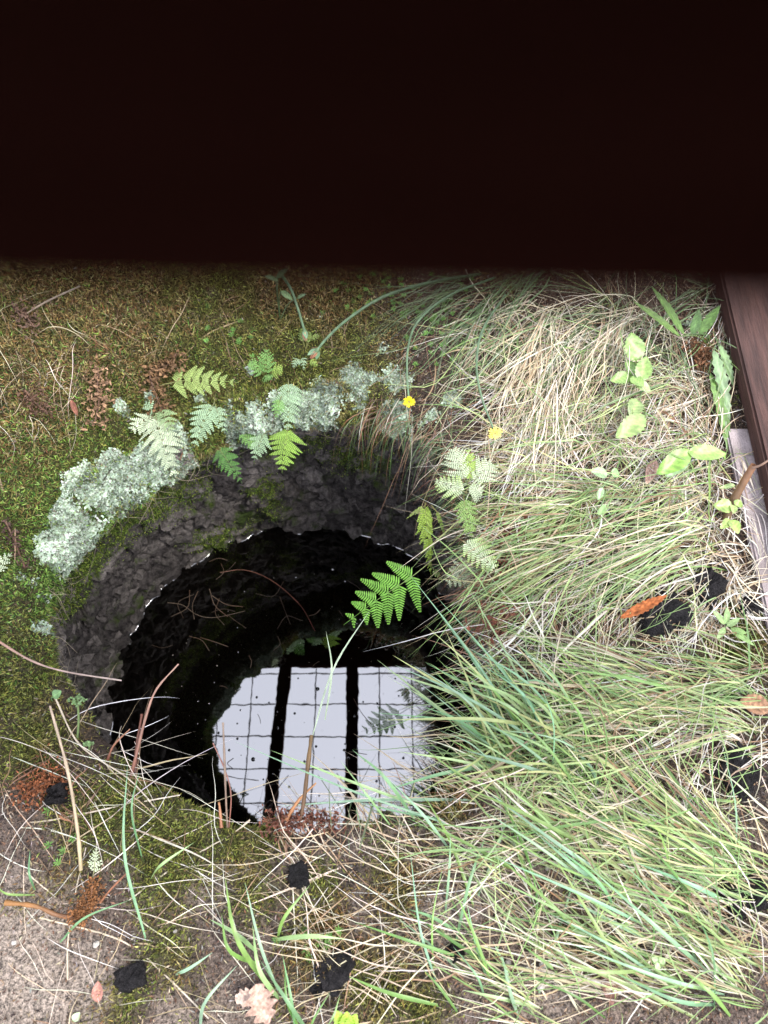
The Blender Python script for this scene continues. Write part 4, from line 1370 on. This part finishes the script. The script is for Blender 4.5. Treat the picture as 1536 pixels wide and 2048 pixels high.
stalk('fern_stalk', 'orange broken stem leaning right from the brown tuft', 'stalk', [(572, 1640), (598, 1600), (632, 1566)], [0.01, .02, .03], .0034, .0014, (0.30, 0.12, 0.04), (0.5, 0.25, 0.1))
stalk('fern_stalk', 'thin upright brown stem before the left part of the mirrored sky', 'stalk', [(455, 1655), (452, 1600), (449, 1520), (446, 1445)], [0.0, .02, .05, .06], .0018, .0018, (0.16, 0.10, 0.06), (0.30, 0.22, 0.16))
stalk('fern_stalk', 'thin reddish stem crossing the upright brown stem', 'stalk', [(458, 1655), (462, 1590), (450, 1540), (426, 1486)], [0.0, .02, .03, .04], .0012, .0010, (0.2, 0.07, 0.04), (0.35, 0.16, 0.12))
stalk('fern_stalk', 'short orange stub at the near rim by thin stems', 'stalk', [(443, 1655), (440, 1620), (438, 1605)], [0.0, .01, .02], .0030, .0014, (0.35, 0.14, 0.06), (0.4, 0.2, 0.1))
stalk('grass_stalk', 'thick straight tan stalk leaning over the left rim', 'stalk', [(162, 1740), (155, 1660), (135, 1540), (100, 1412)], [0.01, .04, .06, .07], .0030, .0021, (0.45, 0.36, 0.20), (0.55, 0.42, 0.30))
stalk('grass_stalk', 'pinkish dry stalk poking from the left edge over the shaft', 'stalk', [(-15, 1275), (60, 1320), (130, 1343), (243, 1361)], [.04, .04, .03, .02], .0022, .0014, (0.36, 0.2, 0.14), (0.45, 0.36, 0.30))
stalk('grass_stalk', 'long tan stalk running down the moss at the left edge', 'stalk', [(-10, 930), (15, 1010), (30, 1060), (28, 1198)], [None, None, None, None], .0022, .0014, (0.5, 0.36, 0.24), (0.45, 0.28, 0.18))
stalk('twig', 'forked pale twig lying on the bank above the ferns', 'twig', [(365, 715), (400, 680), (430, 660), (485, 640)], [None] * 4, .0012, .0018, (0.36, 0.26, 0.13), (0.42, 0.32, 0.17))
stalk('twig', 'grey straw lying slantwise on the bank in the upper left', 'twig', [(25, 645), (90, 605), (160, 572)], [0.14, 0.15, 0.16], .0020, .0022, (0.3, 0.22, 0.15), (0.3, 0.24, 0.18))
stalk('fern_stalk', 'dark red upright dead stem on the left bank', 'stalk', [(197, 735), (190, 680), (187, 635), (193, 600)], [None] * 4, .0014, .0018, (0.22, 0.07, 0.04), (0.18, 0.06, 0.04))
stalk('fern_stalk', 'wet rust coloured stem hooking up from the lower left ground', 'stalk', [(10, 1805), (70, 1812), (115, 1830), (150, 1835)], [.03, .025, .015, .01], .0040, .0028, (0.32, 0.15, 0.04), (0.14, 0.06, 0.03))
stalk('fern_stalk', 'thin red stem leaning right beside the rusty rhizome', 'stalk', [(200, 1805), (225, 1775), (258, 1742)], [.01, .02, .03], .0018, .0012, (0.30, 0.12, 0.05), (0.3, 0.12, 0.06))
for k, (pts_, lab) in enumerate((([(20, 1715), (70, 1760), (140, 1818)], 'pale straw slanting towards the rusty rhizome'), ([(135, 1960), (136, 1880), (150, 1790), (172, 1695)], 'thin upright pale straw crossing the rusty rhizome'),
                                 ([(80, 1835), (240, 1880), (330, 1950), (440, 2060)], 'long pale straw running diagonally below the black flake'), ([(0, 1645), (90, 1642), (250, 1610), (360, 1590)], 'bent pale straw across the moss of the lower left rim'),
                                 ([(500, 1640), (460, 1670), (340, 1740), (220, 1830)], 'long pale straw crossing the moss in front of the rim'), ([(110, 1395), (160, 1490), (260, 1560), (330, 1640)], 'pale straw along the left front rim'))):
    stalk('straw', lab, 'straw', pts_, [None] * len(pts_), .0016, .0011, (0.6, 0.5, 0.36), (0.66, 0.58, 0.46))
# brown stick with sprouting leaves by the plank
r0 = g3(1446, 1052)
tw_ = empty('cut_sapling', r0, 'brown cut sapling stem with small new leaves beside the plank', 'sapling')
mb = MB()
mb.tube(smooth_path([r0, at(1468, 1000, .05), at(1490, 960, .09), at(1508, 930, .12)], 12) - r0, np.linspace(.0085, .0062, 12) * (1 + .06 * R.normal(size=12)), np.array([(0.16, 0.11, 0.05), (0.30, 0.15, 0.08)]), 9)
obj('trunk', mb.mesh('trunk', M['straw']), tw_)
mb = MB()
mb.tube(smooth_path([at(1506, 936, .12), at(1522, 930, .13), at(1545, 915, .14)], 6) - r0, np.linspace(.0028, .0018, 6), (0.25, 0.15, 0.10), 6)
mb.tube(smooth_path([at(1462, 960, .06), at(1440, 930, .06)], 5) - r0, .0015, (0.4, 0.4, 0.14), 5)
obj('twig', mb.mesh('twig', M['straw']), tw_)
for (b, t_, w, c) in (((1464, 1014), (1428, 1010), 30, (0.38, 0.55, 0.14)), ((1472, 1012), (1482, 1000), 20, (0.36, 0.52, 0.12)), ((1466, 1010), (1468, 1026), 16, (0.42, 0.56, 0.18)), ((1460, 1040), (1442, 1056), 18, (0.40, 0.56, 0.12)), ((1462, 1040), (1478, 1066), 24, (0.42, 0.58, 0.14)), ((1470, 970), (1440, 975), 10, (0.42, 0.58, 0.2))):
    mb = MB()
    blade_leaf(mb, at(b[0], b[1], .055) - r0, at(t_[0], t_[1], .06) - r0, w * mm_, c, 0.1, 12, 0.1, 0.3, 0.7)
    obj('leaf', mb.mesh('leaf', M['leaf']), tw_)


# ------------------------------------------------------------------ separate broad grass tufts, each blade a part
def tuft(label, root, blades, wr, cols, group='broad bladed grass tufts'):
    r0 = g3(*root)
    e = empty('grass_tuft', r0, label, 'grass')
    e['group'] = group
    for (b, t_, lift_) in blades:
        p0 = g3(*b)
        p1 = at(t_[0], t_[1], lift_ * 0.75)
        mid = (p0 + p1) / 2 + np.array([0, 0, lift_ * 0.55]) + R.normal(size=3) * 0.006
        path = smooth_path([p0, mid, p1], 12) - r0
        c = pal(1, cols, None, 0.15)
        V, F, C = ribbons(path[None], np.array([R.uniform(*wr)]), c * 0.9, np.clip(c * 1.12, 0, .9), R.uniform(-0.6, 0.6, 1), 0.4)
        obj('blade', mesh_np('blade', V, F, M['blade'], C, True), e)
    return e


tuft('green grass tuft with spread blades rising from the bottom edge', (560, 2010), [((545, 1985), (450, 1755), .12), ((520, 1930), (443, 1828), .08), ((515, 1905), (418, 1838), .05), ((560, 1990), (490, 1765), .10), ((560, 2000), (505, 1850), .08), ((590, 2060), (565, 1910), .06), ((600, 2060), (570, 1930), .05), ((555, 1880), (620, 1770), .05),
     ((400, 2060), (475, 1930), .05), ((620, 2070), (520, 1920), .06), ((540, 1880), (690, 1878), .03), ((640, 2070), (680, 1990), .05), ((630, 2070), (660, 1985), .05)], (.0045, .0085), BLUEG + GREEN[:2])
tuft('few slim green blades standing on the lower left moss', (290, 1900), [((292, 1880), (255, 1530), .12), ((285, 1720), (278, 1545), .08), ((300, 1760), (388, 1685), .06), ((120, 1885), (260, 1800), .03), ((70, 1790), (-10, 1765), .03), ((350, 1950), (425, 1905), .03), ((70, 1780), (60, 1700), .02)], (.0035, .0065), BLUEG + GREEN[:2])
tuft('blue green blades arching over the mirrored sky in the water', (900, 1700), [((930, 1660), (470, 1483), .06), ((860, 1620), (540, 1500), .05), ((830, 1640), (705, 1500), .10), ((960, 1600), (560, 1612), .02), ((900, 1640), (700, 1600), .03), ((780, 1650), (680, 1520), .08), ((900, 1700), (780, 1560), .06)], (.0035, .0065), BLUEG)
bl = []
for k in range(54):
    bx, by_ = R.uniform(990, 1210), R.uniform(1400, 1600)
    an = math.atan2(-150, -190) + R.normal() * 0.30
    L = R.uniform(140, 310)
    bl.append(((bx, by_), (max(775, bx + L * math.cos(an)), max(1225, by_ + L * math.sin(an))), R.uniform(.03, .11)))
for t_ in ((870, 1190), (820, 1150), (930, 1165), (785, 1310), (800, 1365), (755, 1320), (850, 1250), (770, 1440), (825, 1355), (790, 1330), (880, 1230), (745, 1425)):
    bl.append(((R.uniform(1010, 1120), R.uniform(1440, 1540)), t_, R.uniform(.05, .10)))
tuft('dense tuft of broad pale green blades fanning out over the right water edge', (1100, 1500), bl, (.0028, .0068), BLUEG + [(0.26, 0.42, 0.12), (0.36, 0.48, 0.22), (0.40, 0.46, 0.18)])
bl = []
for k in range(40):
    bx, by_ = R.uniform(1180, 1530), R.uniform(1700, 2040)
    an = math.atan2(-200, -260) + R.normal() * 0.32
    L = R.uniform(150, 380)
    bl.append(((bx, by_), (bx + L * math.cos(an), by_ + L * math.sin(an)), R.uniform(.03, .08)))
tuft('broad green blades standing out of the flattened swath at lower right', (1400, 1900), bl, (.0040, .0075), BLUEG + GREEN[:3])
bl = []
for k in range(26):
    bx, by_ = R.uniform(850, 1100), R.uniform(1720, 2040)
    an = math.atan2(-200, -140) + R.normal() * 0.6
    L = R.uniform(110, 280)
    bl.append(((bx, by_), (bx + L * math.cos(an), by_ + L * math.sin(an)), R.uniform(.01, .05)))
tuft('scattered green blades among the loose straws in the front middle', (960, 1880), bl, (.0035, .0070), BLUEG + GREEN[:2])
tuft('single long pale blade hanging slantwise over the black water', (640, 1500), [((624, 1475), (740, 1220), .10), ((650, 1440), (652, 1262), .08)], (.0028, .0040), [(0.45, 0.55, 0.38)])


# ------------------------------------------------------------------ dead ferns, rhizome, leaves, flakes, pebbles
def dead(name, label, cat, pts, n_, spread, col, size, mat='litter', stemc=(0.16, 0.08, 0.045), dz=0.012):
    path = smooth_path([g3(x_, y_, dz) for x_, y_ in pts], 24)
    b = path[0].copy()
    e = empty(name, b, label, cat)
    mb = MB()
    mb.tube(path - b, 0.0016, np.array(stemc), 5)
    obj('stem', mb.mesh('stem', M['straw']), e)
    mb = MB()
    for i in range(n_):
        q = path[R.integers(len(path))] - b + R.normal(size=3) * spread * mm_ * np.array([1, 1, 0.35])
        d = norm(R.normal(size=3) + np.array([0, -0.4, 0.2]))
        s_ = norm(np.cross(d, R.normal(size=3)))
        u_ = np.cross(s_, d)
        L, W = size * R.uniform(.6, 1.5), size * R.uniform(.25, .6)
        c = np.array(col) * R.uniform(.5, 1.6)
        mb.add([q, q + d * L * .3 + s_ * W * .5 + u_ * W * .3, q + d * L * .7 + s_ * W * .45 + u_ * W * .5, q + d * L, q + d * L * .7 - s_ * W * .45 + u_ * W * .4, q + d * L * .3 - s_ * W * .5 + u_ * W * .2, q + d * L * .5],
               [(0, 1, 6), (1, 2, 6), (2, 3, 6), (3, 4, 6), (4, 5, 6), (5, 0, 6)], np.clip(c, 0, .8))
    obj('dead_leaf', mb.mesh('dead_leaf', M[mat]), e)['kind'] = 'stuff'
    return e


DR = (0.15, 0.085, 0.04)
dead('dead_fern', 'crumpled red brown dead fern left of the yellow green frond', 'dead fern', [(352, 708), (330, 735), (300, 745), (312, 790), (335, 845)], 420, 14, np.array(DR) * 1.25, 0.0105)
dead('dead_fern', 'withered tan brown fern hanging below the dark red stem', 'dead fern', [(197, 735), (195, 775), (198, 800), (188, 850)], 330, 15, (0.27, 0.16, 0.09), 0.0095)
dead('dead_fern', 'dark shrivelled fern low on the left bank near curly straws', 'dead fern', [(50, 780), (70, 805), (95, 825)], 260, 14, (0.11, 0.06, 0.038), 0.007)
dead('dead_fern', 'faded brown dead fern in the upper left corner of the bank', 'dead fern', [(30, 615), (50, 630), (70, 655)], 200, 14, (0.15, 0.09, 0.062), 0.0075)
dead('dead_fern', 'dark withered fern hanging on the left moss edge', 'dead fern', [(10, 1040), (30, 1085), (50, 1135)], 200, 10, (0.08, 0.045, 0.034), 0.007)
dead('dead_fern', 'small dark dead leaves above the lip, right of the pale fern', 'dead fern', [(365, 905), (360, 920)], 16, 10, (0.12, 0.10, 0.09), 0.014)
dead('rhizome', 'rusty brown scaly fern rhizome on the lower left ground', 'rhizome', [(185, 1770), (180, 1800), (165, 1825), (150, 1832)], 900, 9, (0.24, 0.105, 0.04), 0.0052, stemc=(0.25, 0.11, 0.05), dz=0.018)
dead('rhizome', 'red brown fern root tuft on the near rim below the reflection', 'rhizome', [(540, 1645), (580, 1640), (620, 1640), (670, 1645)], 520, 11, (0.14, 0.05, 0.03), 0.008, dz=0.006)
dead('rhizome', 'orange brown root tuft on the left front rim near a black stone', 'rhizome', [(50, 1590), (80, 1570), (120, 1550)], 600, 15, (0.24, 0.085, 0.035), 0.0065)
dead('rhizome', 'dark rust red roots hanging under the grass at the right rim', 'rhizome', [(1040, 1050), (1020, 1110), (1000, 1180), (985, 1270)], 320, 22, (0.17, 0.06, 0.035), 0.014)
dead('seed_head', 'brown fuzzy moss cushion beside the dandelion', 'moss', [(1390, 690), (1398, 705), (1402, 725)], 380, 15, (0.16, 0.075, 0.035), 0.009, dz=0.03)


def fallen_leaf(label, b, t_, w, c, serr=0.2, lobe=0.0, dz=0.012, curl=-0.1, fold=0.6):
    B, T = g3(b[0], b[1], dz), g3(t_[0], t_[1], dz)
    mb = MB()
    blade_leaf(mb, B * 0, T - B, w * mm_, c, serr, 18, curl, fold, 0.85, lobe=lobe)
    o = obj('fallen_leaf', mb.mesh('fallen_leaf', M['litter']))
    o.location = B
    tag(o, label, 'dead leaf')


fallen_leaf('curled orange brown dead leaf beside the black charred wood', (1240, 1236), (1330, 1192), 20, (0.36, 0.115, 0.035), 0.25, dz=.035, fold=1.0)
fallen_leaf('pinkish tan lobed dead oak leaf at the bottom edge', (512, 1968), (538, 2048), 44, (0.46, 0.30, 0.23), 0.0, 0.35, .02)
fallen_leaf('folded tan leaf half beside the oak leaf', (470, 1998), (520, 1985), 26, (0.48, 0.35, 0.28), 0.1, 0.3, .015)
fallen_leaf('small oval red brown leaf on grey grit at lower left', (196, 2005), (197, 1962), 18, (0.36, 0.17, 0.13), 0, dz=.006)
fallen_leaf('small brown dead leaf in shade on the left bank', (142, 800), (156, 832), 12, (0.20, 0.08, 0.05), 0)
fallen_leaf('large tan dead leaf under the swath at the right edge', (1480, 1400), (1540, 1420), 36, (0.34, 0.19, 0.11), 0.1, dz=.02)
fallen_leaf('dull pink leaf under bleached grass near the oval leaves', (1310, 920), (1290, 970), 26, (0.42, 0.26, 0.2), 0.1, dz=.02)
fallen_leaf('brown strip of bark like leaf in the front grass', (1210, 1935), (1222, 2010), 26, (0.2, 0.1, 0.08), 0.1, dz=.004)
fallen_leaf('tiny green fallen leaf on the grit near the bottom edge', (146, 2042), (160, 2024), 12, (0.4, 0.52, 0.3), 0.1, dz=.006)


def flake_mesh(name, seed, mat):
    """a jagged charred slab: ragged outline, broken uneven top"""
    rg = np.random.default_rng(seed)
    n_ = 26
    V, F = [], []
    ang = np.arange(n_) / n_ * 2 * math.pi
    sq = 1 / np.maximum(np.abs(np.cos(ang)), np.abs(np.sin(ang)))
    rr = 0.5 * (0.08 + 0.80 * sq) * (1 + 0.30 * fbm(P3(np.cos(ang) * 1.3 + seed, np.sin(ang) * 1.3), 3, seed)) * rg.uniform(0.86, 1.08, n_)
    rings = ((1.0, -0.5), (1.02, 0.1), (0.9, 0.38), (0.62, 0.5), (0.3, 0.48))
    for f, z in rings:
        for i in range(n_):
            x_, y_ = rr[i] * f * math.cos(ang[i]), rr[i] * f * math.sin(ang[i])
            dz = float(0.55 * fbm(P3(x_ * 4 + seed, y_ * 9), 3, seed + 3)) if z > 0.2 else 0
            V.append((x_, y_, z + dz))
    V.append((0, 0, 0.5))
    for k in range(len(rings) - 1):
        for i in range(n_):
            j = (i + 1) % n_
            F.append((k * n_ + i, k * n_ + j, (k + 1) * n_ + j, (k + 1) * n_ + i))
    k = (len(rings) - 1) * n_
    F += [(k + i, k + (i + 1) % n_, len(V) - 1) for i in range(n_)]
    me = bpy.data.meshes.new(name)
    me.from_pydata(V, [], F)
    me.materials.append(mat)
    return me


def flake(label, c, wpx, hpx, thick, seed, rot, name='charred_wood', cat='charred wood', mat='charcoal', group='black charred flakes on the soil', dz=0.004, boxy=6):
    q = g3(*c)
    o = obj(name, flake_mesh(name, 200 + seed, M[mat]) if mat == 'charcoal' else rock_mesh(name, 200 + seed, M[mat], 0.15, boxy, 6))
    o.location = (q[0], q[1], q[2] + thick * 0.3 + dz)
    o.scale = (wpx * mm_, hpx * mm_, thick)
    o.rotation_euler = (R.uniform(-.15, .15), R.uniform(-.15, .15), rot)
    tag(o, label, cat, group)


for k, (lab, c, w, h, t_, rt) in enumerate((
        ('flat black charred flake on olive moss at lower left', (262, 1955), 62, 44, .010, .3), ('jagged black charred flake in front of the bottom grass tuft', (672, 1935), 76, 66, .012, .8), ('small black flake tilted out of the flake in the front', (640, 1972), 40, 24, .008, .6),
        ('dark flake half sunk in soil behind the loose straws', (598, 1752), 42, 44, .010, .2), ('black charred lump under bleached straws, left of the curled orange leaf', (1225, 1185), 60, 44, .022, .1), ('largest black charred lump, under the curled orange leaf', (1320, 1230), 110, 90, .026, .4),
        ('black charred lump just right of the curled orange leaf', (1410, 1180), 84, 66, .024, .9), ('black charred lump nearest the concrete strip', (1488, 1215), 50, 40, .02, .2), ('black stone in the rusty roots of the left front rim', (118, 1590), 36, 40, .03, .2),
        ('small black chip on the front grit among straws', (910, 1902), 26, 34, .012, .5), ('black charred lump under the swath at the right edge', (1478, 1780), 80, 90, .02, .2), ('dark crumbly lump on bare soil at the right edge', (1475, 1545), 90, 80, .014, .7))):
    flake(lab, c, w, h, t_, k, rt)
for k, (c, w) in enumerate((((1094, 1736), 10), ((1084, 1927), 14), ((1155, 1870), 13), ((1080, 1972), 14), ((1033, 2007), 9), ((1080, 1895), 9), ((1015, 1925), 12))):
    flake('small rounded white pebble among straws in the front right', c, w, w * .8, w * mm_ * .7, 40 + k, R.uniform(0, 3), 'pebble', 'pebble', 'pebble', 'white pebbles in the grass', boxy=2.2)
for k, (c, w) in enumerate((((195, 1888), 12), ((31, 1885), 9), ((352, 1862), 7), ((60, 1850), 7))):
    flake('little pale pebble on the grey grit at lower left', c, w, w * .8, w * mm_ * .7, 60 + k, R.uniform(0, 3), 'pebble', 'pebble', 'pebble', 'pale pebbles on the grit', boxy=2.2)

# ------------------------------------------------------------------ things afloat
W0 = -DEPTH + 0.0012
for k in range(34):
    cx, cy = R.uniform(300, 720), R.uniform(1110, 1400)
    if k > 26:
        cx, cy = R.uniform(420, 800), R.uniform(1380, 1600)
    an = R.uniform(0, 6.28)
    L = R.uniform(14, 70)
    p0, p1 = at(cx, cy, W0), at(cx + L * math.cos(an), cy + L * math.sin(an), W0)
    mid = (p0 + p1) / 2 + np.array([-(p1 - p0)[1], (p1 - p0)[0], 0]) * R.normal() * 0.22
    path = smooth_path([p0, mid, p1], 8)
    mb = MB()
    mb.tube(path - p0, R.uniform(.0006, .0011), np.array(((0.22, 0.13, 0.08), (0.30, 0.22, 0.16))) * R.uniform(.4, 1.3), 4)
    o = obj('floating_straw', mb.mesh('floating_straw', M['straw']))
    o.location = p0
    tag(o, 'thin brown straw afloat on the black water', 'straw', 'thin straws afloat')
stalk('floating_straw', 'long bent reddish stem afloat near the far edge of the water', 'straw', [(440, 1145), (490, 1140), (545, 1162), (600, 1210), (630, 1262)], [W0] * 5, .0013, .0011, (0.36, 0.18, 0.12), (0.26, 0.07, 0.05))
stalk('floating_straw', 'pale curved straw ring afloat left of the long reddish stem', 'straw', [(335, 1205), (365, 1210), (395, 1230), (430, 1235), (490, 1222)], [W0] * 5, .0010, .0008, (0.3, 0.22, 0.16), (0.3, 0.22, 0.16))
mb = MB()
for k in range(240):
    q = at(R.uniform(240, 930), R.uniform(1080, 1640), W0 - 0.0006)
    if math.hypot(q[0], q[1]) > 0.40:
        continue
    r_ = R.choice([0.0008, 0.0011, 0.0015, 0.0022], p=[.45, .3, .18, .07])
    n6 = [(q[0] + r_ * R.uniform(.6, 1.2) * math.cos(a_), q[1] + r_ * R.uniform(.6, 1.2) * math.sin(a_), q[2]) for a_ in np.arange(6) * 1.047]
    mb.add(n6 + [(q[0], q[1], q[2] + r_ * .5)], [(i, (i + 1) % 6, 6) for i in range(6)], np.array((0.5, 0.46, 0.4)) * R.uniform(.3, 1.2))
tag(obj('floating_specks', mb.mesh('floating_specks', M['litter'])), 'dust specks and seeds scattered on the black water', 'debris', kind='stuff')

VV, FF, CC, k0 = [], [], [], 0
for k in range(80):
    px, py = (R.uniform(390, 840), R.uniform(1350, 1650)) if k < 55 else (R.uniform(240, 900), R.uniform(1100, 1350))
    q = at(px, py, -DEPTH)
    if math.hypot(q[0], q[1]) > 0.38:
        continue
    rb = R.choice([0.0014, 0.002, 0.0032, 0.0048], p=[.62, .33, .05, .0])
    a_ = np.arange(10) * 0.6283
    rings = []
    for f, z in ((1.9, 0.00005), (1.35, 0.12), (1.0, 0.42), (0.75, 0.72), (0.35, 0.93)):
        rings.append(np.stack([q[0] + rb * f * np.cos(a_), q[1] + rb * f * np.sin(a_), np.full(10, q[2] + rb * z * 0.8 + 0.0003)], -1))
    V = np.vstack(rings)
    F = []
    for i in range(4):
        for j in range(10):
            F.append((i * 10 + j, i * 10 + (j + 1) % 10, (i + 1) * 10 + (j + 1) % 10, (i + 1) * 10 + j))
    VV.append(V)
    FF.append(np.array(F) + k0)
    k0 += len(V)
tag(obj('bubbles', mesh_np('bubbles', np.vstack(VV), np.vstack(FF), M['water'])), 'tiny bubbles resting on the mirrored sky', 'bubbles', kind='stuff')
